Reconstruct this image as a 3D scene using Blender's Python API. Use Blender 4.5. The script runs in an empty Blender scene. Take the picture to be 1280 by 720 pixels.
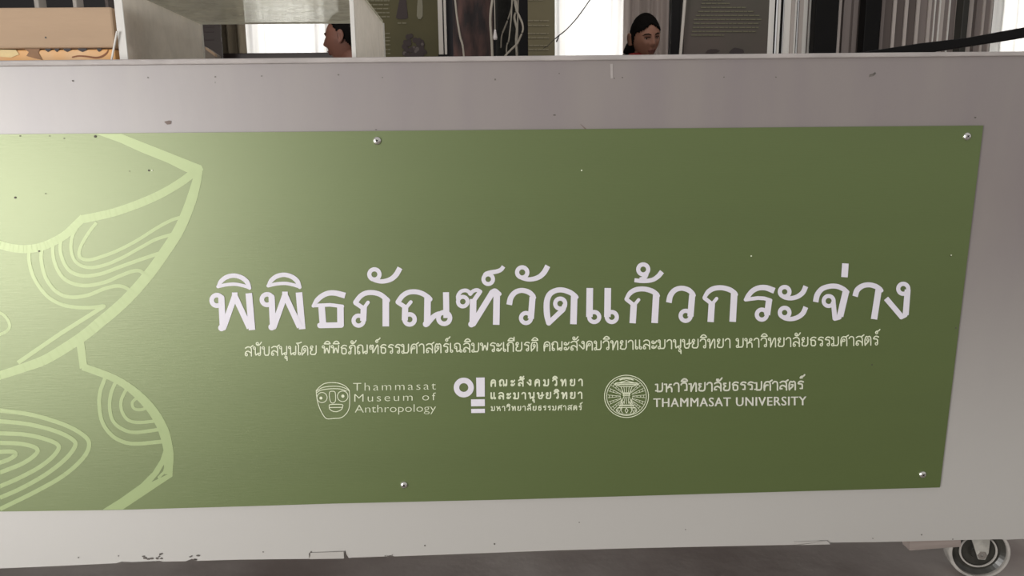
import bpy, bmesh, random
import numpy as np
from math import *
from mathutils import Matrix, Vector
random.seed(4)
S = bpy.context.scene
COL = S.collection
# ------------------------------------------------------------------ camera
H = 0.69
PITCH, YAW, ROLL = radians(10.4), radians(1.9), radians(-0.75)
F0 = np.array([sin(YAW)*cos(PITCH), cos(YAW)*cos(PITCH), -sin(PITCH)])
R0 = np.array([cos(YAW), -sin(YAW), 0.0]); U0 = np.cross(R0, F0)
R1 = R0*cos(ROLL) + U0*sin(ROLL); U1 = U0*cos(ROLL) - R0*sin(ROLL)
cd = bpy.data.cameras.new('camera'); cd.lens = 25.99; cd.sensor_width = 36; cd.clip_start = .05
cam = bpy.data.objects.new('camera', cd); COL.objects.link(cam); S.camera = cam
cam.matrix_world = Matrix(((R1[0], U1[0], -F0[0], 0), (R1[1], U1[1], -F0[1], 0), (R1[2], U1[2], -F0[2], H), (0, 0, 0, 1)))

def P(px, py, d=1.0):
    """point of the vertical plane y=d seen at photo pixel (px, py)"""
    r = 924*F0 + (px-640)*R1 - (py-360)*U1
    r = r*d/r[1]
    return (r[0], r[1], r[2]+H)
def X(px, d, py=40): return P(px, py, d)[0]
def Z(px, py, d): return P(px, py, d)[2]

# ------------------------------------------------------------------ world, lights, exposure
w = bpy.data.worlds.new('world'); S.world = w; w.use_nodes = True
bgn = w.node_tree.nodes['Background']; bgn.inputs[0].default_value = (1.0, .97, .95, 1); bgn.inputs[1].default_value = .50
def area(name, loc, target, sx, sy, power, col=(1, 1, 1)):
    l = bpy.data.lights.new(name, 'AREA'); l.shape = 'RECTANGLE'; l.size = sx; l.size_y = sy; l.energy = power; l.color = col
    o = bpy.data.objects.new(name, l); COL.objects.link(o); o.location = loc
    o.rotation_euler = (Vector(target)-Vector(loc)).to_track_quat('-Z', 'Y').to_euler(); return o
area('yard_daylight', (-2.9, -2.1, .50), (-.7, 1, .40), 1.5, 1.0, 120, (1, .985, .96))
area('ceiling_fill', (.6, 3.4, 2.9), (.6, 4.4, .6), 5.0, 1.2, 55, (1, .96, .92))  # unseen fill added under the ceiling to brighten the back room
S.view_settings.view_transform = 'Standard'; S.view_settings.look = 'None'
S.view_settings.exposure = 0.0; S.view_settings.gamma = 1
S.view_settings.use_curve_mapping = False

# ------------------------------------------------------------------ materials
def nodes(name):
    m = bpy.data.materials.new(name); m.use_nodes = True
    nt = m.node_tree; return m, nt, nt.nodes['Principled BSDF']
def mat(name, col, rough=.6,  metal=0, var=0, scale=8, bump=0, bscale=60, spec=.5, trans=0, coord='Object', stretch=(1, 1, 1), col2=None, alpha=1):
    m, nt, b = nodes(name)
    b.inputs['Roughness'].default_value = rough; b.inputs['Metallic'].default_value = metal
    b.inputs['Specular IOR Level'].default_value = spec
    b.inputs['Transmission Weight'].default_value = trans
    b.inputs['Alpha'].default_value = alpha
    tc = nt.nodes.new('ShaderNodeTexCoord'); mp = nt.nodes.new('ShaderNodeMapping'); mp.inputs['Scale'].default_value = stretch
    nt.links.new(tc.outputs[coord], mp.inputs[0])
    n = nt.nodes.new('ShaderNodeTexNoise'); n.inputs['Scale'].default_value = scale; n.inputs['Detail'].default_value = 6
    nt.links.new(mp.outputs[0], n.inputs['Vector'])
    r = nt.nodes.new('ShaderNodeValToRGB')
    c2 = col2 or tuple(max(0, c*(1-var)) for c in col)
    r.color_ramp.elements[0].color = (*c2, 1); r.color_ramp.elements[1].color = (*col, 1)
    r.color_ramp.elements[0].position = .35; r.color_ramp.elements[1].position = .65
    nt.links.new(n.outputs['Fac'], r.inputs[0]); nt.links.new(r.outputs[0], b.inputs['Base Color'])
    if bump:
        n2 = nt.nodes.new('ShaderNodeTexNoise'); n2.inputs['Scale'].default_value = bscale; n2.inputs['Detail'].default_value = 4
        nt.links.new(mp.outputs[0], n2.inputs['Vector'])
        bp = nt.nodes.new('ShaderNodeBump'); bp.inputs['Strength'].default_value = bump; bp.inputs['Distance'].default_value = .01
        nt.links.new(n2.outputs['Fac'], bp.inputs['Height']); nt.links.new(bp.outputs[0], b.inputs['Normal'])
    return m
M = {}
def coat(m, wt=1.0, rough=.5, ior=1.6):
    b = m.node_tree.nodes['Principled BSDF']; b.inputs['Coat Weight'].default_value = wt; b.inputs['Coat Roughness'].default_value = rough; b.inputs['Coat IOR'].default_value = ior
M['board'] = mat('painted_board', (.24, .205, .19), .46, var=.12, scale=7, bump=.012, bscale=90, stretch=(2.2, 1, .5), col2=(.215, .18, .177), spec=1.0)
M['strip'] = mat('worn_edge_paint', (.46, .42, .40), .5, var=.2, scale=14, bump=.15, stretch=(1, 1, 4))
M['sign'] = mat('green_sign_sheet', (.060, .098, .016), .47, var=.10, scale=2, bump=.03, bscale=120, stretch=(.4, 1, 6), spec=1.0)
M['letter'] = mat('white_vinyl', (.80, .77, .84), .5, spec=.8)
M['cream'] = mat('cream_vinyl', (.78, .82, .60), .5, spec=.8)
M['draw'] = mat('pale_green_print', (.24, .32, .13), .47, spec=1.0)
for k_ in ('sign', 'draw'):
    b_ = M[k_].node_tree.nodes['Principled BSDF']; b_.inputs['IOR'].default_value = 1.78; b_.inputs['Specular Tint'].default_value = (.93, 1.0, .68, 1)
coat(M['board'])
# the paint is lighter towards the floor, greyer and pinker near the top edge
nt_ = M['board'].node_tree; b_ = nt_.nodes['Principled BSDF']; src = b_.inputs['Base Color'].links[0].from_socket
ge = nt_.nodes.new('ShaderNodeNewGeometry'); sx_ = nt_.nodes.new('ShaderNodeSeparateXYZ'); nt_.links.new(ge.outputs['Position'], sx_.inputs[0])
mr = nt_.nodes.new('ShaderNodeMapRange'); mr.inputs[1].default_value = .66; mr.inputs[2].default_value = .14; mr.interpolation_type = 'SMOOTHSTEP'
nt_.links.new(sx_.outputs[2], mr.inputs[0])
mc = nt_.nodes.new('ShaderNodeMix'); mc.data_type = 'RGBA'; nt_.links.new(mr.outputs[0], mc.inputs[0]); nt_.links.new(src, mc.inputs[6]); mc.inputs[7].default_value = (.48, .465, .435, 1)
nt_.links.new(mc.outputs[2], b_.inputs['Base Color'])
M['steel'] = mat('screw_steel', (.75, .74, .70), .25, metal=1)
M['dark'] = mat('dark_recess', (.02, .018, .016), .8)
M['grime'] = mat('chipped_edge', (.20, .18, .16), .9, var=.6, scale=120, col2=(.05, .045, .04))
M['ply'] = mat('bare_plywood', (.42, .36, .30), .8, var=.3, scale=40)
M['wood'] = mat('dusty_brace_wood', (.36, .30, .27), .8, var=.2, scale=30, stretch=(.3, 1, 4))
M['cardboard'] = mat('cardboard', (.46, .325, .215), .85, var=.06, scale=25, bump=.1, bscale=60, stretch=(.3, 1, 2))
M['orange_card'] = mat('printed_carton', (.74, .40, .15), .6, var=.1, scale=9, col2=(.70, .52, .34), stretch=(1, 1, 1))
M['print_brown'] = mat('brown_print', (.24, .08, .02), .6)
M['print_dark'] = mat('dark_print', (.03, .02, .02), .6)
M['floor'] = mat('stained_concrete', (.56, .51, .48), .6, var=.5, scale=3.2, bump=.12, bscale=30, col2=(.29, .24, .22))
M['wall'] = mat('dark_wall_paint', (.022, .018, .015), .8, var=.3)
M['ceil'] = mat('ceiling_paint', (.10, .09, .08), .9, var=.2)
M['pleat'] = mat('grey_curtain', (.40, .34, .31), .9, var=.12, scale=30, stretch=(1, 1, .05))
M['pleat_light'] = mat('pale_curtain', (.46, .44, .41), .9, var=.1, scale=30, stretch=(1, 1, .05))
M['pleat_dark'] = mat('brown_curtain', (.24, .20, .14), .9, var=.15, scale=30, stretch=(1, 1, .05))
M['black'] = mat('black_paint', (.006, .0055, .0055), .6, var=.2, spec=.2)
M['olive'] = mat('olive_poster_print', (.085, .073, .030), .6, spec=.3, var=.15, scale=3, col2=(.066, .058, .024))
M['olive2'] = mat('khaki_poster_print', (.22, .19, .105), .6, var=.12, scale=3)
M['brown'] = mat('brown_poster_print', (.085, .066, .055), .6, var=.15, scale=2, col2=(.055, .053, .038))
M['textline'] = mat('faint_poster_text', (.17, .155, .095), .7)
M['textline2'] = mat('faint_green_poster_text', (.125, .12, .072), .7)
M['brownblack'] = mat('brown_poster_picture', (.035, .022, .020), .7)
M['pale_pic'] = mat('pale_poster_picture', (.19, .175, .12), .7)
M['pebble'] = mat('pebble_print', (.125, .10, .09), .7, var=.4, scale=30)
M['alu'] = mat('white_pole_paint', (.52, .48, .43), .4)
M['bark'] = mat('reddish_bark', (.115, .062, .052), .95, var=.6, scale=14, bump=1.0, bscale=28, stretch=(1.5, 1.5, .5), col2=(.028, .022, .022))
M['bark2'] = mat('mossy_bark', (.022, .022, .018), .95, var=.5, scale=14, bump=1.0, bscale=28)
M['cable'] = mat('white_cable', (.42, .38, .31), .5)
M['cable_black'] = mat('black_cable', (.015, .015, .015), .5)
M['pull'] = mat('white_plastic', (.72, .66, .64), .4)
M['skin'] = mat('brown_skin', (.33, .155, .10), .55, var=.15, scale=20)
M['skin2'] = mat('warm_brown_skin', (.22, .095, .065), .55, var=.15, scale=20)
M['lip'] = mat('lip_skin', (.17, .055, .045), .5)
M['hair'] = mat('black_hair', (.006, .0045, .004), .85, spec=.1, var=.4, scale=60, bump=.4, bscale=120, stretch=(3, 3, .5))
M['eye'] = mat('eye_white', (.35, .30, .28), .3)
M['iris'] = mat('dark_iris', (.012, .008, .006), .2)
M['shirt'] = mat('pale_grey_shirt', (.36, .34, .32), .9, bump=.2)
M['shirt2'] = mat('grey_shirt', (.22, .20, .18), .9, bump=.2)
M['trousers'] = mat('dark_trousers', (.03, .03, .04), .9)
M['red'] = mat('red_cloth', (.36, .03, .025), .8)
M['stool'] = mat('stool_wood', (.10, .06, .04), .7)
M['sill'] = mat('dark_stained_wood', (.026, .015, .012), .45, var=.3)
M['caster_white'] = mat('caster_bracket_paint', (.50, .48, .43), .45, var=.35, scale=60)
M['tyre'] = mat('worn_pale_tyre', (.50, .47, .43), .6, var=.3, scale=50)
M['hub'] = mat('dark_caster_core', (.05, .048, .04), .3, var=.4, scale=60)
# translucent white curtain (daylight shines through)
m, nt, b = nodes('sunlit_white_curtain')
b.inputs['Base Color'].default_value = (.9, .89, .87, 1); b.inputs['Roughness'].default_value = .9
tr = nt.nodes.new('ShaderNodeBsdfTranslucent'); tr.inputs[0].default_value = (.95, .94, .92, 1)
mx = nt.nodes.new('ShaderNodeMixShader'); mx.inputs[0].default_value = .75
tc = nt.nodes.new('ShaderNodeTexCoord'); mp = nt.nodes.new('ShaderNodeMapping'); mp.inputs['Scale'].default_value = (1, 1, .02)
nz = nt.nodes.new('ShaderNodeTexNoise'); nz.inputs['Scale'].default_value = 28
rp = nt.nodes.new('ShaderNodeValToRGB'); rp.color_ramp.elements[0].color = (.72, .71, .70, 1); rp.color_ramp.elements[1].color = (.97, .96, .94, 1)
rp.color_ramp.elements[0].position = .3; rp.color_ramp.elements[1].position = .5
nt.links.new(tc.outputs['Object'], mp.inputs[0]); nt.links.new(mp.outputs[0], nz.inputs[0]); nt.links.new(nz.outputs['Fac'], rp.inputs[0])
nt.links.new(rp.outputs[0], tr.inputs[0])
nt.links.new(b.outputs[0], mx.inputs[1]); nt.links.new(tr.outputs[0], mx.inputs[2])
nt.links.new(mx.outputs[0], nt.nodes['Material Output'].inputs[0]); M['sheer'] = m
# clear, dusty acrylic: transparent + gloss + a dusty diffuse film
def acrylic(name, dust, dcol, rough=.12):
    m, nt, b = nodes(name); nt.nodes.remove(b)
    t = nt.nodes.new('ShaderNodeBsdfTransparent'); t.inputs[0].default_value = (.86, .87, .85, 1)
    g = nt.nodes.new('ShaderNodeBsdfGlossy'); g.inputs['Roughness'].default_value = rough
    d = nt.nodes.new('ShaderNodeBsdfDiffuse'); d.inputs[0].default_value = (*dcol, 1)
    tl = nt.nodes.new('ShaderNodeBsdfTranslucent'); tl.inputs[0].default_value = (*dcol, 1)
    dm = nt.nodes.new('ShaderNodeMixShader'); dm.inputs[0].default_value = .4
    nt.links.new(d.outputs[0], dm.inputs[1]); nt.links.new(tl.outputs[0], dm.inputs[2])
    fr = nt.nodes.new('ShaderNodeValue'); fr.outputs[0].default_value = .05
    a = nt.nodes.new('ShaderNodeMixShader'); nt.links.new(fr.outputs[0], a.inputs[0]); nt.links.new(t.outputs[0], a.inputs[1]); nt.links.new(g.outputs[0], a.inputs[2])
    tc = nt.nodes.new('ShaderNodeTexCoord'); mp = nt.nodes.new('ShaderNodeMapping'); mp.inputs['Scale'].default_value = (2, 2.6, 1.8)
    n = nt.nodes.new('ShaderNodeTexNoise'); n.inputs['Scale'].default_value = 9; n.inputs['Detail'].default_value = 10; n.inputs['Roughness'].default_value = .7
    r = nt.nodes.new('ShaderNodeMapRange'); r.inputs[1].default_value = .3; r.inputs[2].default_value = .7
    r.inputs[3].default_value = dust[0]; r.inputs[4].default_value = dust[1]
    nt.links.new(tc.outputs['Object'], mp.inputs[0]); nt.links.new(mp.outputs[0], n.inputs[0]); nt.links.new(n.outputs['Fac'], r.inputs[0])
    f = nt.nodes.new('ShaderNodeMixShader'); nt.links.new(r.outputs[0], f.inputs[0]); nt.links.new(a.outputs[0], f.inputs[1]); nt.links.new(dm.outputs[0], f.inputs[2])
    nt.links.new(f.outputs[0], nt.nodes['Material Output'].inputs[0]); return m
M['acrylic_side'] = acrylic('scratched_acrylic', (.56, .78), (1.0, .95, .88))
M['acrylic_top'] = acrylic('dusty_acrylic', (.16, .48), (1.0, .96, .80))
M['acrylic_edge'] = mat('lit_white_acrylic_edge', (.93, .91, .86), .3)  # white, part translucent colour stands for light piped out at the edges
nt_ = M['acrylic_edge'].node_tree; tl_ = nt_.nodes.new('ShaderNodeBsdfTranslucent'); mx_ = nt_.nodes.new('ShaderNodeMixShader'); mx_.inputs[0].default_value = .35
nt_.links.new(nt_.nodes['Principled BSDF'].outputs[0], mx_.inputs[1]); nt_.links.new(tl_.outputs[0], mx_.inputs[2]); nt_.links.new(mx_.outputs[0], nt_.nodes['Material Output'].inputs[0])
M['acrylic_thin'] = acrylic('clear_acrylic', (.05, .2), (.6, .55, .5))

# ------------------------------------------------------------------ object helpers
WORLD = {}
def place(o, centre, parent):
    WORLD[o] = Vector(centre)
    o.location = Vector(centre) - (WORLD[parent] if parent else Vector((0, 0, 0)))
    if parent: o.parent = parent
def tag(o, label=None, cat=None, group=None, kind=None):
    if label: o['label'] = label
    if cat: o['category'] = cat
    if group: o['group'] = group
    if kind: o['kind'] = kind
    return o
def thing(name, loc, label, cat, group=None):
    o = bpy.data.objects.new(name, None); COL.objects.link(o); o.empty_display_size = .05
    place(o, loc, None); return tag(o, label, cat, group)
def mk(name, verts, faces, m, parent=None, smooth=False, origin=None, label=None):
    v = np.array(verts, dtype=float); c = Vector(origin) if origin else Vector((v.min(0)+v.max(0))/2)
    me = bpy.data.meshes.new(name); me.from_pydata([tuple(Vector(q)-c) for q in v.tolist()], [], faces)
    me.validate(); me.update()
    if m is not None: me.materials.append(m)
    if smooth:
        me.polygons.foreach_set('use_smooth', [True]*len(me.polygons))
    o = bpy.data.objects.new(name, me); COL.objects.link(o); place(o, c, parent)
    if label: o['label'] = label
    return o
class MB:
    def __init__(s): s.v, s.f = [], []
    def add(s, v, f):
        k = len(s.v); s.v += [tuple(q) for q in v]; s.f += [[i+k for i in q] for q in f]; return s
    def box(s, a, b):
        x0, y0, z0 = a; x1, y1, z1 = b
        return s.add([(x, y, z) for x in (x0, x1) for y in (y0, y1) for z in (z0, z1)],
                     [[0, 1, 3, 2], [4, 6, 7, 5], [0, 4, 5, 1], [2, 3, 7, 6], [0, 2, 6, 4], [1, 5, 7, 3]])
    def tube(s, pts, r, n=8, cap=True):
        pts = [Vector(p) for p in pts]; k = len(s.v); up = Vector((.13, .2, .97)).normalized()
        for i, p in enumerate(pts):
            t = (pts[min(i+1, len(pts)-1)]-pts[max(i-1, 0)]).normalized()
            a = t.cross(up if abs(t.dot(up)) < .95 else Vector((1, 0, 0))).normalized(); b_ = t.cross(a)
            rr = float(r[i] if isinstance(r, (list, tuple)) else r)
            for j in range(n):
                s.v.append(tuple(p+rr*(cos(2*pi*j/n)*a+sin(2*pi*j/n)*b_)))
        for i in range(len(pts)-1):
            for j in range(n):
                s.f.append([k+i*n+j, k+i*n+(j+1) % n, k+(i+1)*n+(j+1) % n, k+(i+1)*n+j])
        if cap:
            s.f.append([k+j for j in range(n)][::-1]); s.f.append([k+(len(pts)-1)*n+j for j in range(n)])
        return s
    def prism(s, poly, axis, a, b):
        """poly: 2-D outline, extruded along axis from a to b"""
        n = len(poly); V = []
        for t in (a, b):
            for (u, v) in poly:
                V.append({'x': (t, u, v), 'y': (u, t, v), 'z': (u, v, t)}[axis])
        return s.add(V, [list(range(n))[::-1], list(range(n, 2*n))]+[[i, (i+1) % n, (i+1) % n+n, i+n] for i in range(n)])
    def build(s, name, m, parent=None, smooth=False, origin=None, label=None):
        return mk(name, s.v, s.f, m, parent, smooth, origin, label)
def bevel(o, wd, seg=2):
    md = o.modifiers.new('bevel', 'BEVEL'); md.width = wd; md.segments = seg; md.limit_method = 'ANGLE'; md.angle_limit = radians(50); return o
def catmull(pts, n=6, closed=False):
    pts = [np.array(p, float) for p in pts]; out = []
    N = len(pts); rng = range(N if closed else N-1)
    for i in rng:
        g = (lambda k: pts[k % N]) if closed else (lambda k: pts[min(max(k, 0), N-1)])
        p0, p1, p2, p3 = g(i-1), g(i), g(i+1), g(i+2)
        if not closed:
            if i == 0: p0 = 2*p1-p2
            if i == N-2: p3 = 2*p2-p1
        for t in np.arange(n)/n:
            out.append(.5*((2*p1)+(-p0+p2)*t+(2*p0-5*p1+4*p2-p3)*t*t+(-p0+3*p1-3*p2+p3)*t**3))
    out.append(pts[0] if closed else pts[-1])
    return [tuple(float(c) for c in q) for q in out]

# ------------------------------------------------------------------ the flat print on the sign: ribbons laid on the board plane
class Ink:
    """strokes in photo pixels on the sign plane, carried to the plane y=1 and set a hair in front of the sheet"""
    def __init__(s): s.v, s.f, s.concave = [], [], set()
    def pt(s, x, y): s.v.append((x, y)); return len(s.v)-1
    def ribbon(s, pts, w, cap=(False, False), closed=False):
        pts = [np.array(p, float) for p in pts]
        q = [pts[0]]
        for p in pts[1:]:
            if np.hypot(*(p-q[-1])) > 1e-3: q.append(p)
        pts = q; n = len(pts)
        if n < 2: return
        ws = list(np.interp(np.linspace(0, 1, n), np.linspace(0, 1, len(w)), w)) if isinstance(w, (list, tuple)) else [w]*n
        L = []
        for i in range(n):
            a = pts[i]-pts[i-1] if i > 0 else None; b = pts[i+1]-pts[i] if i < n-1 else None
            if closed and i in (0, n-1): a = pts[n-1]-pts[n-2]; b = pts[1]-pts[0]
            if a is None: a = b
            if b is None: b = a
            a = a/np.hypot(*a); b = b/np.hypot(*b); t = a+b
            if np.hypot(*t) < .3: t = b
            t = t/np.hypot(*t); nn = np.array([-t[1], t[0]])
            c = max(.5, abs(np.dot(nn, [-a[1], a[0]])))
            o = nn*ws[i]/2/c
            L.append((s.pt(*(pts[i]+o)), s.pt(*(pts[i]-o))))
        for i in range(n-1): s.f.append([L[i][0], L[i+1][0], L[i+1][1], L[i][1]])
        if cap[0]: s.disc(*pts[0], ws[0]/2)
        if cap[1]: s.disc(*pts[-1], ws[-1]/2)
    def disc(s, x, y, r, n=16, ry=None):
        ry = ry or r; s.f.append([s.pt(x+r*cos(2*pi*i/n), y+ry*sin(2*pi*i/n)) for i in range(n)])
    def ring(s, x, y, r, w, n=28, ry=None):
        ry = ry or r
        s.ribbon([(x+r*cos(2*pi*i/n), y+ry*sin(2*pi*i/n)) for i in range(n+1)], w, closed=True)
    def curve(s, pts, w, cap=(True, True), n=6): s.ribbon(catmull(pts, n), w, cap)
    def line(s, pts, w, cap=(True, True)):
        for i in range(len(pts)-1):
            s.ribbon([pts[i], pts[i+1]], w, (cap[0] if i == 0 else True, cap[1] if i == len(pts)-2 else False))
    def poly(s, pts): s.concave.add(len(s.f)); s.f.append([s.pt(*p) for p in pts])
    def build(s, name, m, parent, off=.0004, label=None):
        # every piece gets its own triangles facing the room, a few microns apart where strokes cross
        V, Fs = [], []
        for k, f in enumerate(s.f):
            o_ = off+((k*.6180339) % 1)*3e-4
            tris = [[f[0], f[i], f[i+1]] for i in range(1, len(f)-1)]
            if k in s.concave: tris = [f]
            for t in tris:
                a = sum(s.v[t[i]][0]*s.v[t[(i+1) % len(t)]][1]-s.v[t[(i+1) % len(t)]][0]*s.v[t[i]][1] for i in range(len(t)))
                if abs(a) < 1e-9: continue
                if a > 0: t = t[::-1]
                k0 = len(V); V += [P(*s.v[i], SIGN_Y-o_) for i in t]; Fs.append(list(range(k0, k0+len(t))))
        return mk(name, V, Fs, m, parent, label=label)
BOARD_Y = 1.0; SIGN_Y = .9965

# ------------------------------------------------------------------ setting
fl = MB().box((-6, -5, -.05), (6, 6.4, 0)).build('floor', M['floor']); tag(fl, kind='structure')
WY = 5.6
def wx(px): return X(px, WY)
openings = [(wx(314), wx(416)), (wx(690), wx(782)), (wx(955), wx(1008)), (wx(1236), wx(1420))]
wz = (.95, 2.3)
wb = MB(); xs = -6.0
for a, b_ in openings:
    wb.box((xs, WY, 0), (a, WY+.15, 3)); wb.box((a, WY, 0), (b_, WY+.15, wz[0])); wb.box((a, WY, wz[1]), (b_, WY+.15, 3)); xs = b_
wb.box((xs, WY, 0), (6, WY+.15, 3)); tag(wb.build('wall_back', M['wall']), kind='structure')
tag(MB().box((-6.1, 1.9, 0), (-6, WY+.15, 3)).build('wall_left', M['wall']), kind='structure')
tag(MB().box((6, 1.9, 0), (6.1, WY+.15, 3)).build('wall_right', M['wall']), kind='structure')
tag(MB().box((-6.1, 1.9, 3), (6.1, WY+.15, 3.1)).build('ceiling', M['ceil']), kind='structure')
for i, (a, b_) in enumerate(openings):
    f = MB(); t = .035
    f.box((a, WY-.02, wz[0]), (a+t, WY+.1, wz[1])); f.box((b_-t, WY-.02, wz[0]), (b_, WY+.1, wz[1]))
    f.box((a+t, WY-.02, wz[1]-t), (b_-t, WY+.1, wz[1])); f.box((a+t, WY-.02, wz[0]), (b_-t, WY+.1, wz[0]+t))
    tag(f.build('window_%d' % (i+1), M['sill']), kind='structure')
    wlt = area('daylight_behind_window', ((a+b_)/2, WY+.75, 1.75), ((a+b_)/2, 3, 1.45), (b_-a)+.5, 1.9, 34*((b_-a)+.5) if i != 2 else 12, (1, .99, .97))

# ------------------------------------------------------------------ curtains and dark posts along the back wall
def curtain(px0, px1, d, m, n, amp, label, name='curtain', z0=.06, z1=2.62, seed=1, px_at=40, thread=None):
    rnd = random.Random(seed); x0, x1 = X(px0, d), X(px1, d)
    N = n*8+1; ph = [rnd.uniform(.6, 1.4) for _ in range(n+2)]; V = []; Fs = []
    for k, z in enumerate((z0, z1)):
        for i in range(N):
            u = i/(N-1)*n; j = int(u); fr = u-j
            y = d - amp*ph[j]*(sin(pi*fr)**2)
            V.append((x0+(x1-x0)*i/(N-1), y, z))
    for i in range(N-1): Fs.append([i, i+1, N+i+1, N+i])
    top = thing(name, ((x0+x1)/2, d, z0), label, 'curtain')
    o = mk('cloth', V, Fs, m, top, smooth=True)
    sd = o.modifiers.new('thickness', 'SOLIDIFY'); sd.thickness = .003
    MB().tube([(x0-.02, d-amp*.5, z1+.012), (x1+.02, d-amp*.5, z1+.012)], .012, 8).build('curtain_rod', M['alu'], top)
    return top
def shutter(px0, px1, d, cols, label, z0=.02, z1=2.7):
    """a folded slatted screen: each slat a part; cols = list of (px0, px1, material, setback)"""
    top = thing('folding_screen', (X((px0+px1)/2, d), d, z0), label, 'screen')
    for (a, b_, m, back) in cols:
        xa, xb = X(a, d), X(b_, d)
        MB().box((xa, d+back, z0), (xb, d+back+.012, z1)).build('slat', M[m], top)
    MB().box((X(px0, d), d+.02, z1), (X(px1, d), d+.05, z1+.03)).build('top_rail', M['black'], top)
    return top
M['mid'] = mat('mid_grey_slat', (.26, .22, .205), .6, var=.1, scale=60, stretch=(1, 1, .03))
M['midlight'] = mat('light_grey_slat', (.58, .52, .48), .6, var=.1, scale=60, stretch=(1, 1, .03))
M['umber'] = mat('umber_slat', (.13, .105, .095), .6, var=.1, scale=60, stretch=(1, 1, .03))
M['offwhite'] = mat('off_white_slat', (.90, .88, .83), .6, var=.06, scale=60, stretch=(1, 1, .03))
curtain(306, 425, 5.45, M['sheer'], 6, .025, 'bright white backlit curtain seen through the acrylic riser, left of the man', seed=2)
curtain(684, 779, 5.45, M['sheer'], 4, .02, 'bright white backlit curtain left of the woman', seed=3)
curtain(1234, 1400, 5.45, M['sheer'], 9, .05, 'bright white backlit curtain at the far right above the black rail', seed=5)
curtain(270, 307, 5.4, M['pleat_dark'], 3, .06, 'brown pleated curtain between the dark poster and the bright window, seen under the acrylic riser', seed=6)
curtain(779, 838, 5.4, M['pleat'], 5, .05, 'pinkish grey pleated curtain hanging behind the woman', seed=7)
shutter(958, 1016, 5.3, [(950, 967, 'offwhite', 0), (968, 971, 'black', .03), (971.5, 974.5, 'offwhite', .0), (975, 980, 'black', .03), (980, 988, 'offwhite', .01), (988, 992, 'midlight', .0), (992.5, 994.5, 'offwhite', .0), (995, 997.5, 'black', .03),
                        (998, 1003, 'midlight', .0), (1003, 1008, 'offwhite', .0), (1008, 1010, 'mid', .01), (1010.5, 1012.5, 'offwhite', 0), (1012.5, 1017, 'midlight', .0)],
        'pale folding screen of narrow white slats right of the brown poster')
shutter(1048, 1078, 5.3, [(1047, 1050, 'midlight', 0), (1050, 1053, 'umber', .02), (1053, 1062, 'mid', .0), (1062, 1065, 'umber', .01), (1065, 1071, 'mid', .0), (1071, 1074.5, 'umber', .02), (1074.5, 1079, 'mid', 0)],
        'narrow grey-brown folding screen standing between two black gaps')
cols = [(1100, 1104, 'mid', 0)]
for k in range(4):
    a = 1104+k*14.5; cols += [(a, a+10.5, 'umber' if k < 3 else 'mid', .015), (a+10.5, a+14.5, 'midlight', 0)]
cols += [(1162, 1166, 'mid', .01), (1166, 1167.2, 'offwhite', 0), (1167.2, 1172, 'mid', .01), (1172, 1173.5, 'offwhite', 0), (1173.5, 1179, 'midlight', .01), (1179, 1184, 'mid', .01), (1184, 1185.5, 'offwhite', 0), (1185.5, 1193, 'mid', .01), (1193, 1200, 'midlight', .0)]
shutter(1100, 1200, 5.3, cols, 'wide grey folding screen with pale vertical ribs behind the black rail')
cols = [(1208, 1214, 'midlight', 0), (1214, 1219, 'umber', .02), (1219, 1226, 'mid', .01), (1226, 1229, 'midlight', 0), (1229, 1236, 'mid', .01), (1236, 1238, 'midlight', 0), (1238, 1240, 'mid', .01)]
shutter(1208, 1257, 5.3, cols, 'grey folding screen beside the bright curtain at the far right')
def low_screen(): pass
# pale pleated cloth under the rail at the right
def post(pa, pb, d, m, label, z1=2.9, th=.08, nm='post'):
    o = bevel(MB().box((X(pa, d), d, 0), (X(pb, d), d+th, z1)).build(nm, m), .006)
    return tag(o, label, 'post')
post(1018, 1047, 5.2, M['black'], 'broad black post left of the narrow grey-brown screen')
post(1080, 1100, 5.2, M['black'], 'black post right of the narrow grey-brown screen')
post(1201, 1209, 5.2, mat('grey_green_post_paint', (.035, .034, .028), .5), 'slim grey-green post among the folding screens at the right')
post(839, 850, 5.0, M['black'], 'black post left of the brown poster and its white pole')
post(46.5, 52.5, 4.2, M['alu'], 'pale upright pole above the left half of the cardboard box')
post(94.5, 99.5, 4.2, M['alu'], 'pale upright pole above the right half of the cardboard box')
post(134.5, 139, 4.2, M['pebble'], 'dull brown upright beside the white acrylic edge')

# ------------------------------------------------------------------ posters
def slab(px0, px1, d, z0, z1, m, parent, name, th=.012, lean=0):
    a, b_ = X(px0, d), X(px1, d)
    for x in (a+.04, b_-.04): MB().tube([(x, d+.006, z1), (x, d+.006, 2.995)], .0015, 6).build('hanging_cord', M['cable_black'], parent)
    return MB().box((a, d, z0), (b_, d+th, z1)).build(name, m, parent)
def dashes(parent, rows, d, m, seed=1):
    """rows: (px0, px1, py): rows of tiny unreadable print, short blobs of ink"""
    rnd = random.Random(seed); mb = MB()
    for (a, b_, py) in rows:
        x = a
        while x < b_:
            wd = min(rnd.uniform(3, 8), b_-x)
            x0, z0 = X(x, d, py), Z(x, py+.75, d); x1, z1 = X(x+wd, d, py), Z(x, py-.75, d)
            mb.box((x0, d-.002, z0), (x1, d, z1)); x += wd+rnd.uniform(.5, 1.2)
    o = mb.build('small_print', m, parent); o['kind'] = 'stuff'; return o
def disc3(px, py, d, r, m, parent, name, rz=None, n=20):
    c = P(px, py, d); k = d/924; rz = rz or r
    pts = [(c[0]+r*k*cos(2*pi*i/n), c[2]+rz*k*sin(2*pi*i/n)) for i in range(n)]
    return MB().prism(pts, 'y', d-.002, d).build(name, m, parent)
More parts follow.
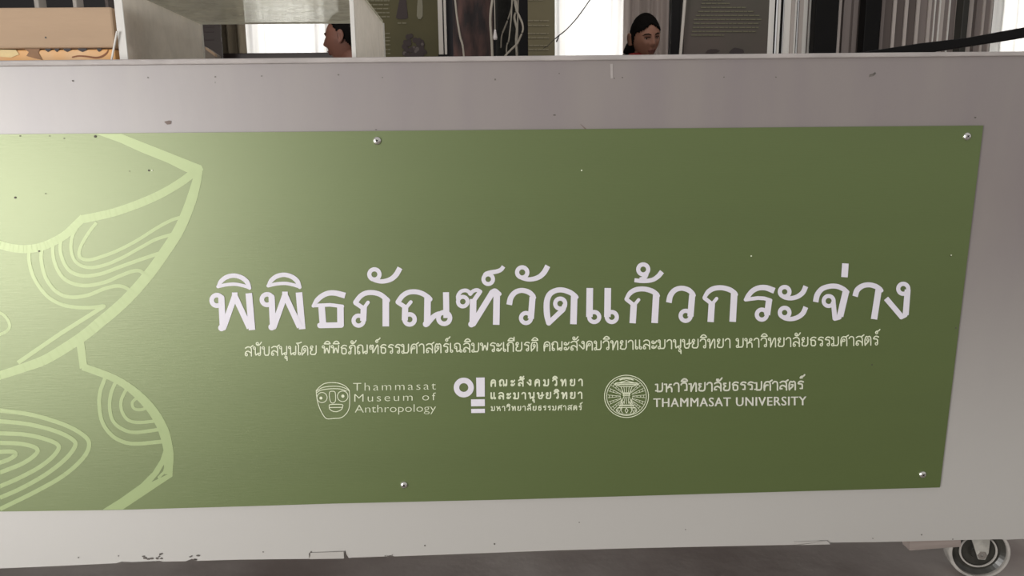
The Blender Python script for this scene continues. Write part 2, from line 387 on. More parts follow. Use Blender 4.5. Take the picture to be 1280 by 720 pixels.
def shape3(pxs, d, m, parent, name):
    pts = [(P(x, y, d)[0], P(x, y, d)[2]) for x, y in pxs][::-1]
    return MB().prism(pts, 'y', d-.002, d).build(name, m, parent)
d = 3.6
t = thing('poster_banner', (X(500, d), d, .7), 'dark olive exhibition banner with vase pictures and a pebble cluster, left of the tree trunk', 'poster')
slab(444, 548, d, .72, 2.1, M['olive'], t, 'sheet')
dashes(t, [(458, 487, y) for y in (1, 6, 11, 16, 21)]+[(480, 488, y) for y in (42, 47, 51, 56, 62, 67)]+[(497, 508, 29)], d, M['textline'], 3)
shape3([(501, -14), (507, -14), (508, 2), (510, 22), (507, 24), (498, 24), (495, 22), (499, 2)], d, M['brownblack'], t, 'dark_vase_picture')
shape3([(523, -10), (527, -10), (528.5, 8), (528.5, 20), (526, 24), (523, 24), (521, 20), (521.5, 8)], d, M['pale_pic'], t, 'pale_vase_picture')
rnd = random.Random(8)
clus = []
for k in range(46):
    a, rr = rnd.uniform(0, 2*pi), sqrt(rnd.random())
    clus.append((518+15*rr*cos(a), 59+15*rr*sin(a)))
def pebble_ink(pts, m, nm, rad):
    mb = MB()
    for x, y in pts:
        c = P(x, y, d); k = d/924; R_ = rnd.uniform(*rad)
        mb.prism([(c[0]+R_*k*cos(2*pi*i/9), c[2]+R_*k*sin(2*pi*i/9)) for i in range(9)], 'y', d-.002-rnd.uniform(0, .003), d)
    o = mb.build(nm, m, t); o['kind'] = 'stuff'
pebble_ink(clus, M['brownblack'], 'dark_pebble_picture', (2.4, 3.4))
pebble_ink(clus[::3], M['pebble'], 'pale_pebble_picture', (1.6, 2.6))
t2 = thing('banner_pole', (X(552, 3.5), 3.5, .6), 'pale double pole standing between the olive banner and the tree trunk', 'pole')
MB().box((X(548, 3.5), 3.5, Z(550, 68, 3.5)), (X(553.5, 3.5), 3.53, 2.1)).build('wide_pole', M['alu'], t2)
MB().box((X(555.3, 3.5), 3.5, Z(550, 68, 3.5)), (X(558, 3.5), 3.53, 2.1)).build('thin_pole', M['alu'], t2)
MB().box((X(547, 3.5), 3.49, .6), (X(559, 3.5), 3.55, Z(550, 68.5, 3.5))).build('foot', M['black'], t2)
MB().box((X(540, 3.5), 3.4, 0), (X(566, 3.5), 3.64, .02)).build('base_plate', M['black'], t2); MB().box((X(551, 3.5), 3.5, .02), (X(555, 3.5), 3.53, .6)).build('lower_pole', M['black'], t2)

d = 3.9
t = thing('wall_poster', (X(660, d), d, .7), 'khaki poster with faint rows of text right of the hanging cables', 'poster')
slab(640, 693.5, d, .7, 2.1, M['olive2'], t, 'sheet')
dashes(t, [(652, 686, y) for y in (26, 32, 42, 47.5, 57, 62)]+[(652, 660, 52), (655, 680, 0)], d, mat('light_poster_text', (.32, .285, .19), .7), 5)
d = 3.8
t = thing('text_board', (X(905, d), d, .7), 'large dark brown information board with rows of faint greenish text right of the woman', 'poster')
slab(855.5, 960, d, .7, 2.1, M['brown'], t, 'sheet')
dashes(t, [(878, 905, 0), (877, 912, 4.5), (876, 932, 9.5), (873, 942, 14.5), (870, 950, 19.5), (867, 952, 24.5), (867, 950, 29.5), (866, 948, 34.5), (865, 945, 39.5), (864, 905, 44)], d, M['textline2'], 6)
shape3([(882, 66), (884, 63), (888, 61.5), (895, 61.5), (900, 63.5), (896, 66), (890, 67.5)], d, M['brownblack'], t, 'small_dark_picture')
shape3([(911, 66), (914, 62), (918, 59.5), (924, 60.5), (929, 62), (930, 66), (920, 69)], d, M['print_dark'], t, 'large_dark_picture')
# its white pole leans slightly
a = P(856, 0, 3.75); b_ = P(850.5, 68, 3.75); dirv = Vector(a)-Vector(b_)
p0 = Vector(b_)-dirv*(b_[2]/dirv.z); p1 = Vector(b_)+dirv*2.6
tag(MB().tube([p0, p1], .0075, 10).build('leaning_pole', M['alu']), 'thin white pole leaning at the left edge of the brown information board', 'pole')
# dark poster seen through the acrylic riser at left
d = 4.9
t = thing('dark_poster', (X(255, d), d, .7), 'dark brown poster left of the brown pleated curtain, under the acrylic riser', 'poster')
slab(215, 276, d, .7, 2.2, mat('dark_brown_poster_print', (.030, .020, .016), .6), t, 'sheet')
dashes(t, [(250, 268, y) for y in (34, 40, 50)], d, M['brownblack'], 9)
# dark panel behind the cardboard box
tag(MB().box((X(-60, 5.0), 5.0, 0), (X(139, 5.0), 5.04, 2.4)).build('dark_cabinet', mat('black_cabinet_glass', (.012, .010, .010), .25)), 'black glossy cabinet behind the cardboard box at the left', 'cabinet')
# long dark bench ledge below the bright window
t = thing('bench', (X(355, 5.1), 5.1, 0), 'dark wooden bench back running under the bright left window', 'bench')
zt = Z(350, 66, 5.1)
bevel(MB().box((X(232, 5.1), 5.1, zt-.12), (X(444, 5.1), 5.14, zt)).build('back_rail', M['sill'], t), .006)
MB().box((X(232, 5.1), 4.78, .42), (X(444, 5.1), 5.14, .46)).build('seat', M['sill'], t)
for px in (234, 440):
    MB().box((X(px, 5.1)-.02, 5.1, 0), (X(px, 5.1)+.02, 5.14, zt-.12)).build('leg', M['sill'], t)
    MB().box((X(px, 5.1)-.02, 4.80, 0), (X(px, 5.1)+.02, 4.84, .42)).build('leg', M['sill'], t)

# ------------------------------------------------------------------ tree trunks used as posts
def trunk(pa, pb, d, m, label, seed):
    rnd = random.Random(seed); n, K = 28, 26; x = X((pa+pb)/2, d); r0 = (X(pb, d)-X(pa, d))/2; V = []; Fs = []
    ph = [rnd.uniform(0, 6.3) for _ in range(6)]
    for k in range(K):
        z = 2.98*k/(K-1)
        for j in range(n):
            a = 2*pi*j/n
            r = r0*(1+.05*sin(3*a+ph[0]+z*1.3)+.045*sin(7*a+ph[1]-z)+.03*sin(11*a+ph[2]+2*z)+rnd.uniform(-.02, .02)+.10*max(0, .5-z))
            V.append((x+r*cos(a)+.006*sin(z*3+ph[3]), d+r*sin(a), z))
    for k in range(K-1):
        for j in range(n): Fs.append([k*n+j, k*n+(j+1) % n, (k+1)*n+(j+1) % n, (k+1)*n+j])
    Fs += [list(range(n))[::-1], [(K-1)*n+j for j in range(n)]]
    return tag(mk('tree_trunk_post', V, Fs, m, smooth=True), label, 'tree trunk')
trunk(565, 613, 2.9, M['bark'], 'thick reddish-brown tree trunk post left of the pull-cord switch', 3)
trunk(622, 650, 3.2, M['bark2'], 'slimmer dark mossy tree trunk post behind the hanging white cables', 4)
post(556.5, 571, 3.72, mat('blue_black_post_paint', (.022, .021, .026), .5), 'blue-black post just left of the thick tree trunk')
tag(MB().box((X(603, 3.5), 3.5, 0), (X(660, 3.5), 3.54, 2.4)).build('dark_gap_sheet', M['black']), 'black sheet standing in for the dark gap between the two tree trunks', 'board')  # black sheet put in to make the gap between the trunks dark

def cable(pts, d, r, m, label, nm='hanging_cable', ztop=2.95, zb=None, group=None):
    W = [Vector(P(x, y, d)) for x, y in pts]
    first = W[0]; sl = (W[0].x-W[1].x)/max(.02, W[0].z-W[1].z); up = [Vector((first.x+sl*.25, d, ztop)), Vector((first.x+sl*.2, d, first.z+.5)), Vector((first.x+sl*.08, d, first.z+.09))]
    dn = []
    if zb is not None: dn = [Vector((W[-1].x+.01, d, (W[-1].z+zb)/2)), Vector((W[-1].x, d, zb))]
    pts3 = catmull([tuple(q) for q in up+W+dn], 6)
    return tag(MB().tube(pts3, r, 6).build(nm, m, smooth=True), label, 'cable', group)
cable([(569, 0), (571, 20), (575, 45), (580, 72)], 2.75, .0036, M['cable'], 'white cable hanging across the thick reddish trunk', zb=.4)
cable([(615.5, 0), (613.5, 14), (613, 30), (614.5, 50), (615.5, 72)], 2.75, .0050, M['cable'], 'thick straight white cable left of the pull cord', zb=.3)
cable([(641, 0), (638, 15), (632, 32), (627, 45), (626, 60)], 3.0, .0030, M['cable'], 'thin white cable bending left to end on the dark trunk')
cable([(640, 0), (639, 22), (636, 50), (633, 70)], 2.98, .0030, M['cable'], 'white cable hanging just right of the bent one', zb=.4)
cable([(643, -4), (646, 10), (643, 22), (646, 36), (645, 50), (646, 72)], 2.96, .0046, M['cable'], 'twisted pair of white cables hanging at the right of the dark trunk', zb=.4)
cable([(647.5, 0), (647, 30), (646, 54)], 2.93, .0030, M['cable'], 'straight white cable ending at the cable joint')
# cable that leaves the bundle, loops and runs down-left
W = [P(x, y, 2.9) for x, y in [(645, -500), (643, -120), (643.5, -10), (645, 10), (649, 20), (653, 30), (653.5, 38), (650, 47), (646, 55), (638, 63), (630, 72), (620, 90)]]
tag(MB().tube(catmull(W, 6), .0038, 6).build('looped_cable', M['cable'], smooth=True), 'white cable bowing out to the right and running down to the left', 'cable')
t = thing('pull_cord_switch', P(619.3, 48, 2.7), 'hanging pull cord with a white plastic toggle between the trunks', 'switch')
a = Vector(P(618.8, 37, 2.7)); MB().tube([(a.x, a.y, 2.95), tuple(a)], .0018, 6).build('cord', M['cable'], t)
MB().tube([tuple(a), tuple(a-Vector((0, 0, .008))), tuple(a-Vector((0, 0, .026))), tuple(a-Vector((0, 0, .034)))], [.003, .0042, .0075, .0062], 12).build('toggle', M['pull'], t, smooth=True)
# thin black wire with a forked end
t = thing('black_wire', P(715, 35, 3.0), 'thin black wire with forked end dangling in front of the bright curtain', 'wire')
W = [P(x, y, 3.0) for x, y in [(775, -480), (762, -120), (752, -30), (743, -8), (736, 2), (729, 12), (720, 24), (708, 37), (698, 45), (694, 48.5)]]
MB().tube(catmull(W, 5), .0022, 6).build('wire', M['cable_black'], t, smooth=True)
MB().tube(catmull([P(x, y, 3.0) for x, y in [(699, 44), (697.5, 48), (695.5, 52.5)]], 4), .0028, 6).build('forked_end', M['cable_black'], t)
MB().tube(catmull([P(x, y, 3.0) for x, y in [(694, 48.5), (690, 52), (685, 57), (679, 60.5)]], 4), .0012, 6).build('thin_end', M['brownblack'], t)

# ------------------------------------------------------------------ black rail at the right
d = 2.6
t = thing('black_handrail', (X(1180, d), d, 0), 'black rail rising to the right behind the counter', 'rail')
top_ = [P(1066, 67, d), P(1150, 54, d), P(1210, 47, d), P(1280, 34, d), P(1400, 12, d)]
bot_ = [P(1066, 81, d), P(1150, 67.5, d), P(1210, 58, d), P(1280, 47, d), P(1400, 26, d)]
poly = [(q[0], q[2]) for q in top_]+[(q[0], q[2]) for q in bot_[::-1]]
bevel(MB().prism(poly[::-1], 'y', d, d+.05).build('rail', M['black'], t), .003)
MB().box((P(1071, 80, d)[0], d+.005, 0), (P(1083, 80, d)[0], d+.045, P(1075, 78, d)[2])).build('leg', M['black'], t)
MB().box((P(1380, 20, d)[0], d+.005, 0), (P(1396, 20, d)[0], d+.045, P(1390, 25, d)[2])).build('leg', M['black'], t)

# ------------------------------------------------------------------ people
def smooth(a, b_, x):
    t = np.clip((x-a)/(b_-a), 0, 1); return t*t*(3-2*t)
def head_surface(nx, nz, hw=.077, hd=.096, hh=.118, swell=0):
    V = []
    for k in range(nz+1):
        th = pi*k/nz; z = cos(th)
        for j in range(nx):
            ph = 2*pi*j/nx; x, y = sin(th)*cos(ph), sin(th)*sin(ph)
            X_, Y_, Z_ = x*hw, y*hd, z*hh
            lo = smooth(.05, 1, -z)
            X_ *= 1-.30*lo; front = smooth(-.1, .8, -y); back = smooth(0, .8, y)
            Y_ *= 1-.30*lo*back
            Y_ += -.012*lo*front
            Y_ += .010*front*smooth(.2, .9, z)
            if not swell:
                Y_ -= .024*exp(-(x/.13)**2)*exp(-((z+.20)/.13)**2)*front
                Y_ -= .014*exp(-(x/.09)**2)*exp(-((z-.0)/.16)**2)*front
                Y_ -= .008*exp(-((abs(x)-.14)/.08)**2)*exp(-((z+.25)/.07)**2)*front
                Y_ += .011*exp(-((abs(x)-.40)/.15)**2)*exp(-((z-.02)/.10)**2)*front
                Y_ -= .006*exp(-((abs(x)-.36)/.2)**2)*exp(-((z-.18)/.07)**2)*front
                Y_ -= .008*exp(-(x/.24)**2)*exp(-((z+.50)/.055)**2)*front
                Y_ -= .008*exp(-(x/.24)**2)*exp(-((z+.61)/.055)**2)*front
                Y_ += .005*exp(-(x/.30)**2)*exp(-((z+.555)/.025)**2)*front
                Y_ -= .006*exp(-((abs(x)-.5)/.2)**2)*exp(-((z+.2)/.2)**2)*front
            V.append([X_, Y_, Z_, x, y, z])
    Fs = [[k*nx+j, (k+1)*nx+j, (k+1)*nx+(j+1) % nx, k*nx+(j+1) % nx] for k in range(nz) for j in range(nx)]
    return V, Fs
def skin_body(name, pts, edges, radii, m, parent, lvl=2):
    me = bpy.data.meshes.new(name); me.from_pydata(pts, edges, []); o = bpy.data.objects.new(name, me); COL.objects.link(o)
    o.modifiers.new('skin', 'SKIN'); sv = me.skin_vertices[0].data
    for i, r in enumerate(radii):
        sv[i].radius = (r, r) if not isinstance(r, tuple) else r; sv[i].use_root = i == 0
    s_ = o.modifiers.new('sub', 'SUBSURF'); s_.levels = lvl; s_.render_levels = lvl
    me.materials.append(m); dg = bpy.context.evaluated_depsgraph_get(); ev = o.evaluated_get(dg); nm = bpy.data.meshes.new_from_object(ev)
    nm.polygons.foreach_set('use_smooth', [True]*len(nm.polygons)); nm.materials.clear(); nm.materials.append(m)
    o.modifiers.clear(); o.data = nm; nm.name = name; WORLD[o] = Vector((0, 0, 0)); o.parent = parent; o.location = (0, 0, 0); return o
def person(px, py, d, rz, tilt, roll, skin, shirt, label, woman, scale=1.0):
    hc = Vector(P(px, py, d)); root = thing('person', (hc.x, d, 0), label, 'person')
    g = hc.z
    Rm = Matrix.Rotation(rz, 4, 'Z'); body_rot = Matrix.Rotation(rz*(.85), 4, 'Z')
    # ----- clothed body, local coords about the vertical axis through the head, facing -Y
    seat = g-.78; sh = g-(.165 if woman else .25)
    def B(x, y, z): v = body_rot @ Vector((x, y, 0)); return (v.x, v.y, z)
    pts = [B(0, .10, seat+.09), B(0, .12, seat+.25), B(0, .11, sh-.10), B(0, .06, sh+.02),
           B(.15, .07, sh-.03), B(.21, .04, sh-.16), B(.23, -.05, sh-.32), B(.14, -.26, sh-.34),
           B(-.15, .07, sh-.03), B(-.21, .04, sh-.16), B(-.23, -.05, sh-.32), B(-.14, -.26, sh-.34)]
    E_ = [(0, 1), (1, 2), (2, 3), (2, 4), (4, 5), (5, 6), (6, 7), (2, 8), (8, 9), (9, 10), (10, 11)]
    rad = [(.15, .12), (.14, .11), (.15, .11), .06, .068, .056, .048, .04, .068, .056, .048, .04]
    skin_body('shirt', pts, E_, rad, shirt, root)
    pts = [B(0, .10, seat+.07), B(.10, .06, seat+.06), B(.13, -.34, seat+.03), B(.14, -.30, .12), B(-.10, .06, seat+.06), B(-.13, -.34, seat+.03), B(-.14, -.30, .12)]
    skin_body('trousers', pts, [(0, 1), (1, 2), (2, 3), (0, 4), (4, 5), (5, 6)], [.13, .10, .075, .05, .10, .075, .05], M['trousers'], root)
    for s in (-1, 1):
        pts = [B(s*.14, -.26, .05), B(s*.14, -.32, .045), B(s*.14, -.44, .035), B(s*.14, -.50, .03)]
        skin_body('shoe', pts, [(0, 1), (1, 2), (2, 3)], [.045, .045, .038, .028], M['black'], root, 1)
        # forearm end and a hand with five fingers resting on the thigh
        w0 = Vector((s*.14, -.26, sh-.34)); kz = -.02
        pts = [w0, w0+Vector((-s*.02, -.05, kz)), w0+Vector((-s*.025, -.09, kz*1.5))]; E_ = [(0, 1), (1, 2)]; rad = [.026, .024, .03]
        for q, (fx, ln) in enumerate([(-.027, .06), (-.009, .072), (.009, .068), (.027, .052)]):
            b0 = len(pts); base = pts[2]+Vector((fx, -.02, 0)); pts += [base, base+Vector((0, -ln*.5, -.006)), base+Vector((0, -ln, -.026))]
            E_ += [(2, b0), (b0, b0+1), (b0+1, b0+2)]; rad += [.010, .009, .008]
        b0 = len(pts); pts += [pts[1]+Vector((-s*.035, -.02, -.005)), pts[1]+Vector((-s*.05, -.05, -.015))]; E_ += [(1, b0), (b0, b0+1)]; rad += [.011, .009]
        skin_body('hand', [B(*q) for q in pts], E_, rad, skin, root, 1)
    # ----- head and neck
    HM = Matrix.Translation((0, 0, g)) @ Rm @ Matrix.Rotation(roll, 4, 'Y') @ Matrix.Rotation(tilt, 4, 'X') @ Matrix.Scale(scale, 4)
    V, Fs = head_surface(72, 56)
    hv = [HM @ Vector(v[:3]) for v in V]; org = WORLD[root]
    def sub(name, verts, faces, m, par, sm=True): return mk(name, [Vector(v)+org for v in verts], faces, m, par, sm)
    head = sub('head', hv, Fs, skin, root)
    nk = MB().tube([B(0, .05, sh-.03), B(0, .04, g-.12), tuple(HM @ Vector((0, .02, -.05)))], [.062, .054, .05], 16)
    sub('neck', nk.v, nk.f, skin, root)
    # ears
    for s in (-1, 1):
        mb = MB(); prof = catmull([(0, -.028), (.016, -.014), (.024, .010), (.014, .032), (-.004, .030), (-.010, .008), (-.006, -.018)], 4, True)[:-1]
        pv = [HM @ Vector((s*(.071+.010*(i % 2 == 0)*0+.004), .012+u, -.012+v)) for i, (u, v) in enumerate(prof)]
        pv2 = [HM @ Vector((s*.090, .020+u*1.1, -.012+v*1.08)) for u, v in prof]
        pv3 = [HM @ Vector((s*.083, .014+u*.55, -.010+v*.55)) for u, v in prof]
        n = len(prof); fs = [[i, (i+1) % n, n+(i+1) % n, n+i] for i in range(n)]+[[n+i, n+(i+1) % n, 2*n+(i+1) % n, 2*n+i] for i in range(n)]+[[2*n+i for i in range(n)]]
        sub('ear', pv+pv2+pv3, fs, skin, head)
    # hair: a thicker shell over scalp
    V2, F2 = head_surface(72, 56, .083, .103, .126, 1)
    def is_hair(v):
        x, y, z = v[3:]
        if woman: line = (.60-.42*abs(x)) if y < -.35 else (.60-.42*abs(x)+(y+.35)*-1.5)
        else: line = (.62) if y < -.45 else (.62+(y+.45)*-1.05)
        return z > max(line, -.62)
    keep = [is_hair(v) for v in V2]; used = [f for f in F2 if all(keep[i] for i in f)]
    ids = sorted({i for f in used for i in f}); mp_ = {i: k for k, i in enumerate(ids)}
    rnd = random.Random(3)
    hvv = [HM @ (Vector(V2[i][:3])*(1+rnd.uniform(-.008, .012))) for i in ids]
    ho = sub('hair', hvv, [[mp_[i] for i in f] for f in used], M['hair'], head)
    md = ho.modifiers.new('thickness', 'SOLIDIFY'); md.thickness = .012; md.offset = -1
    if woman:
        for (pts_, rr) in [([(.0, .09, -.03), (.03, .12, -.07), (.075, .10, -.13), (.105, .06, -.17)], [.034, .034, .024, .010]),
                           ([(-.02, .10, .0), (0, .125, -.05), (.03, .12, -.12)], [.03, .04, .02])]:
            mb = MB().tube([tuple(HM @ Vector(( -q[0], q[1], q[2]))) for q in catmull(pts_, 4)], list(np.interp(np.linspace(0, 1, len(pts_)*4-3), np.linspace(0, 1, len(rr)), rr)), 12)
            sub('ponytail', mb.v, mb.f, M['hair'], head)
    # eyes, brows, lips
    def on_face(x, z, out=.001):
        best = min((v for v in V if v[1] < 0), key=lambda v: (v[0]-x)**2+(v[2]-z)**2); return Vector((x, best[1]-out, z))
    for s in (-1, 1):
        c = on_face(s*.031, .000, -.004)
        for nm, rx, ry, rz_, m_, dy in (('eye', .0145, .006, .0050 if woman else .006, M['eye'], 0), ('iris', .0055, .003, .0048, M['iris'], -.0052)):
            mb = MB(); n = 12
            for k in range(7):
                for j in range(n):
                    th, ph = pi*k/6, 2*pi*j/n; q = HM @ (c+Vector((rx*sin(th)*cos(ph), dy+ry*sin(th)*sin(ph), rz_*cos(th)))); mb.v.append(tuple(q))
            for k in range(6):
                for j in range(n): mb.f.append([k*n+j, (k+1)*n+j, (k+1)*n+(j+1) % n, k*n+(j+1) % n])
            sub(nm, mb.v, mb.f, m_, head)
        mb = MB().tube([tuple(HM @ on_face(s*x, z, .0005)) for x, z in ((.013, .006), (.022, .0085), (.033, .0088), (.046, .004))], [.0012, .0018, .0018, .001], 6); sub('eyelid', mb.v, mb.f, M['hair'], head)
        mb = MB().tube([tuple(HM @ on_face(s*x, z, .001)) for x, z in ((.012, .020), (.026, .026), (.040, .025), (.052, .017))], [.0022, .0034, .003, .0014], 6); sub('eyebrow', mb.v, mb.f, M['hair'], head)
    mb = MB().tube([tuple(HM @ on_face(x, z, .0)) for x, z in ((-.024, -.064), (-.012, -.0595), (0, -.061), (.012, -.0595), (.024, -.064))], [.001, .0042, .004, .0042, .001], 8)
    mb.tube([tuple(HM @ on_face(x, z, .0)) for x, z in ((-.022, -.067), (-.010, -.0715), (0, -.0725), (.010, -.0715), (.022, -.067))], [.001, .0046, .0052, .0046, .001], 8)
    sub('lips', mb.v, mb.f, M['lip'], head)
    # collar
    if woman:
        cb = MB(); cc = Vector(B(0, .055, sh+.045)); n = 24
        for k, (r, z) in enumerate([(.066, -.05), (.082, -.045), (.078, .0), (.066, .035), (.062, .02)]):
            for j in range(n): cb.v.append((cc.x+r*cos(2*pi*j/n)*1.05, cc.y+r*sin(2*pi*j/n), cc.z+z))
        for k in range(4):
            for j in range(n): cb.f.append([k*n+j, k*n+(j+1) % n, (k+1)*n+(j+1) % n, (k+1)*n+j])
        sub('red_neck_scarf', cb.v, cb.f, M['red'], root)
    # stool under them, a thing of its own
    st = thing('stool', (hc.x, d+.08, 0), ('dark wooden stool under the woman' if woman else 'dark wooden stool under the man'), 'stool')
    sz = seat-.05; c = Vector(B(0, .08, 0))+Vector((hc.x, d, 0))
    bevel(MB().tube([(c.x, c.y, sz-.035), (c.x, c.y, sz)], .17, 24).build('seat', M['stool'], st), .005)
    for a in range(4):
        an = pi/4+a*pi/2; MB().tube([(c.x+.16*cos(an), c.y+.16*sin(an), 0), (c.x+.12*cos(an), c.y+.12*sin(an), sz-.03)], .015, 8).build('leg', M['stool'], st)
    return root
person(806.5, 46, 4.3, radians(14), radians(14), radians(-7), M['skin'], M['shirt'], 'woman in a pale shirt and red neck scarf looking down, dark hair tied back', True, 1.0)
person(430, 47, 4.2, radians(-108), radians(4), 0, M['skin2'], M['shirt2'], 'man in a grey shirt seen in profile facing left, behind the acrylic riser', False, 1.06)

# ------------------------------------------------------------------ the counter
TL, TR = -1.42, P(1335, 400)[0]
def zline(pa, pb, x):        # height on the board plane of the photo line pa-pb at world x
    A, B_ = P(*pa), P(*pb); return A[2]+(B_[2]-A[2])*(x-A[0])/(B_[0]-A[0])
ztopL, ztopR = zline((0, 76), (1280, 64.5), TL), zline((0, 76), (1280, 64.5), TR)
zsL, zsR = zline((0, 85), (1280, 71.5), TL), zline((0, 85), (1280, 71.5), TR)
ctr = thing('display_counter', ((TL+TR)/2, 1.3, 0), 'long off-white counter on casters with a green museum sign screwed to its front', 'counter')
DEP = .72
# front board: outline follows the worn lower edge
low = [(-40, 711.5), (0, 710.5), (60, 708), (145, 704), (152, 702), (166, 702.5), (200, 701), (204, 702), (232, 701.5), (240, 698.5), (246, 701), (300, 699.5), (386, 698.5), (388, 698.8), (430, 698.2), (430.5, 695), (431, 687), (432.5, 692), (436, 697.5), (440, 697), (484, 695.5), (488, 693.8), (493, 695.5), (560, 693), (640, 690), (700, 687.8), (800, 685), (880, 683.3), (990, 681), (1000, 680.5), (1037, 680), (1038, 678.2), (1100, 677.5), (1200, 675), (1250, 674), (1258, 674.6), (1280, 673.5), (1335, 672)]
outline = [(P(*q)[0], P(*q)[2]) for q in low]
outline = [(TL, zline((-40, 711.5), (560, 693), TL))]+outline+[(TR, zsR+.004), (TL, zsL+.004)]
MB().prism(outline, 'y', BOARD_Y, BOARD_Y+.012).build('front_board', M['board'], ctr)
# top slab, its front edge a little proud
tv = []
for x, zb, zt_ in ((TL-.01, zsL, ztopL), (TR+.01, zsR, ztopR)):
    for y in (BOARD_Y-.004, BOARD_Y+DEP):
        for z in (zb+.0015, zt_): tv.append((x, y, z))
bevel(mk('tabletop', tv, [[0, 1, 3, 2], [4, 6, 7, 5], [0, 4, 5, 1], [2, 3, 7, 6], [0, 2, 6, 4], [1, 5, 7, 3]], M['strip'], ctr), .0015)
for x in (TL, TR-.012):
    zb = zline((0, 710.5), (1280, 673.5), x); zt_ = zline((0, 85), (1280, 71.5), x)
    MB().box((x, BOARD_Y+.012, zb), (x+.012, BOARD_Y+DEP-.02, zt_)).build('end_board', M['board'], ctr)
zbr = P(1170, 675, 1.03)[2]
# frame and braces below
for y in (BOARD_Y+.014, BOARD_Y+DEP-.06):
    zL, zR = zline((0, 85), (1280, 71.5), TL)-.04, zline((0, 85), (1280, 71.5), TR)-.04
    mk('frame_rail', [(TL+.012, y, zL-.0), (TR-.012, y, zR-.0), (TR-.012, y+.04, zR), (TL+.012, y+.04, zL), (TL+.012, y, zL+.04), (TR-.012, y, zR+.04), (TR-.012, y+.04, zR+.04), (TL+.012, y+.04, zL+.04)],
       [[0, 3, 2, 1], [4, 5, 6, 7], [0, 1, 5, 4], [3, 7, 6, 2], [0, 4, 7, 3], [1, 2, 6, 5]], M['wood'], ctr)
# pale wood brace seen under the right end
bp_ = [(1137, 672, 1.05), (1137, 688, 1.05), (1201, 683.5, 1.05), (1201, 670, 1.05)]
q = [P(*k) for k in bp_]
MB().prism([(v[0], v[2]) for v in q][::-1], 'y', 1.05, 1.07).build('caster_brace', M['wood'], ctr)
# cross bars carrying the casters and corner posts
CX = X(1224, 1.07, 700); CXL = TL+.10
for x in (CX, CXL):
    zc = .126
    MB().box((x-.04, BOARD_Y+.02, zc), (x+.04, BOARD_Y+DEP-.02, zc+.018)).build('bottom_bar', M['wood'], ctr)
    for y in (BOARD_Y+.03, BOARD_Y+DEP-.07):
        MB().box((x-.02, y, zc+.018), (x+.02, y+.04, ztopL-.05)).build('corner_post', M['wood'], ctr)
def caster(x, y, ang):
    """plate, fork and wheel; parts of the counter, wheel pieces as sub-parts"""
    r, zc = .046, .046
    ax = Vector((cos(ang), sin(ang), 0)); fw = Vector((-sin(ang), cos(ang), 0))   # axle, forward
    top = .126
    W0 = Vector((x, y, 0))
    def T(a, f, z): v = W0+ax*a+fw*f; return (v.x, v.y, z)
    mb = MB()
    def tb(pts2, a0, a1):    # plate in the forward/z plane extruded on the axle axis
        n = len(pts2); mb.add([T(a0, f, z) for f, z in pts2]+[T(a1, f, z) for f, z in pts2], [list(range(n))[::-1], list(range(n, 2*n))]+[[i, (i+1) % n, n+(i+1) % n, n+i] for i in range(n)])
    for s in (-1, 1):
        a = s*.0185
        tb([(.034, top-.012), (-.010, top-.012), (-.010, zc+.004), (-.006, zc-.008), (.004, zc-.008), (.024, top-.034)], a-.0015, a+.0015)
    tb([(-.010, top-.014), (.034, top-.014), (.034, top-.006), (-.010, top-.006)], -.020, .020)
    fork = mb.build('caster_fork', M['caster_white'], ctr)
    MB().tube([T(0, 0, top-.006), T(0, 0, top-.003)], .024, 20).build('swivel', M['steel'], fork)
    mb = MB(); mb.box((x-.036, y-.03, top-.003), (x+.036, y+.03, top)); mb.build('caster_plate', M['caster_white'], ctr)
    # wheel by revolving a profile about the axle
    def rev(prof, nm, m, par, n=40):
        c0 = W0+Vector((0, 0, zc)); mb = MB(); K = len(prof)
        for (a, rr) in prof:
            for j in range(n):
                t_ = 2*pi*j/n; mb.v.append(tuple(c0+ax*a+fw*(rr*cos(t_))+Vector((0, 0, rr*sin(t_)))))
        for k in range(K-1):
            for j in range(n): mb.f.append([k*n+j, k*n+(j+1) % n, (k+1)*n+(j+1) % n, (k+1)*n+j])
        return mb.build(nm, m, par, smooth=False)
    wh = rev([(-.012, .0405), (-.014, .041), (-.014, .0445), (-.012, r-.0004), (-.006, r), (.006, r), (.012, r-.0004), (.014, .0445), (.014, .041), (.012, .0405), (-.012, .0405)], 'caster_wheel', M['tyre'], ctr)
    rev([(-.009, .0405), (-.005, .034), (-.005, .014), (-.013, .012), (-.013, .004), (.013, .004), (.013, .012), (.005, .014), (.005, .034), (.009, .0405), (-.009, .0405)], 'wheel_core', M['hub'], wh)
    rev([(-.009, .026), (-.0075, .0255), (-.0075, .0285), (-.009, .028), (-.009, .026)], 'core_ring', M['tyre'], wh)
    rev([(-.022, .002), (-.022, .007), (-.019, .007), (-.019, .0045), (.019, .0045), (.022, .007), (.022, .002)], 'axle_bolt', M['steel'], wh, 6)
caster(CX, 1.08, radians(78)); caster(CXL, 1.085, radians(20)); caster(CX, BOARD_Y+DEP-.08, radians(80)); caster(CXL, BOARD_Y+DEP-.08, radians(110))

# sign sheet
sg = [(-260, 172), (0, 168), (350, 165), (730, 161.5), (1227, 157), (1173, 608), (900, 615.5), (640, 623), (420, 628), (340, 630.5), (150, 636), (0, 638), (-260, 645)]
pts = [(P(x, y)[0], P(x, y)[2]) for x, y in sg]
sheet = MB().prism(pts[::-1], 'y', SIGN_Y, BOARD_Y-.0003).build('sign_sheet', M['sign'], ctr, label='matt green sign sheet with white Thai lettering, pale line drawing and three logos')

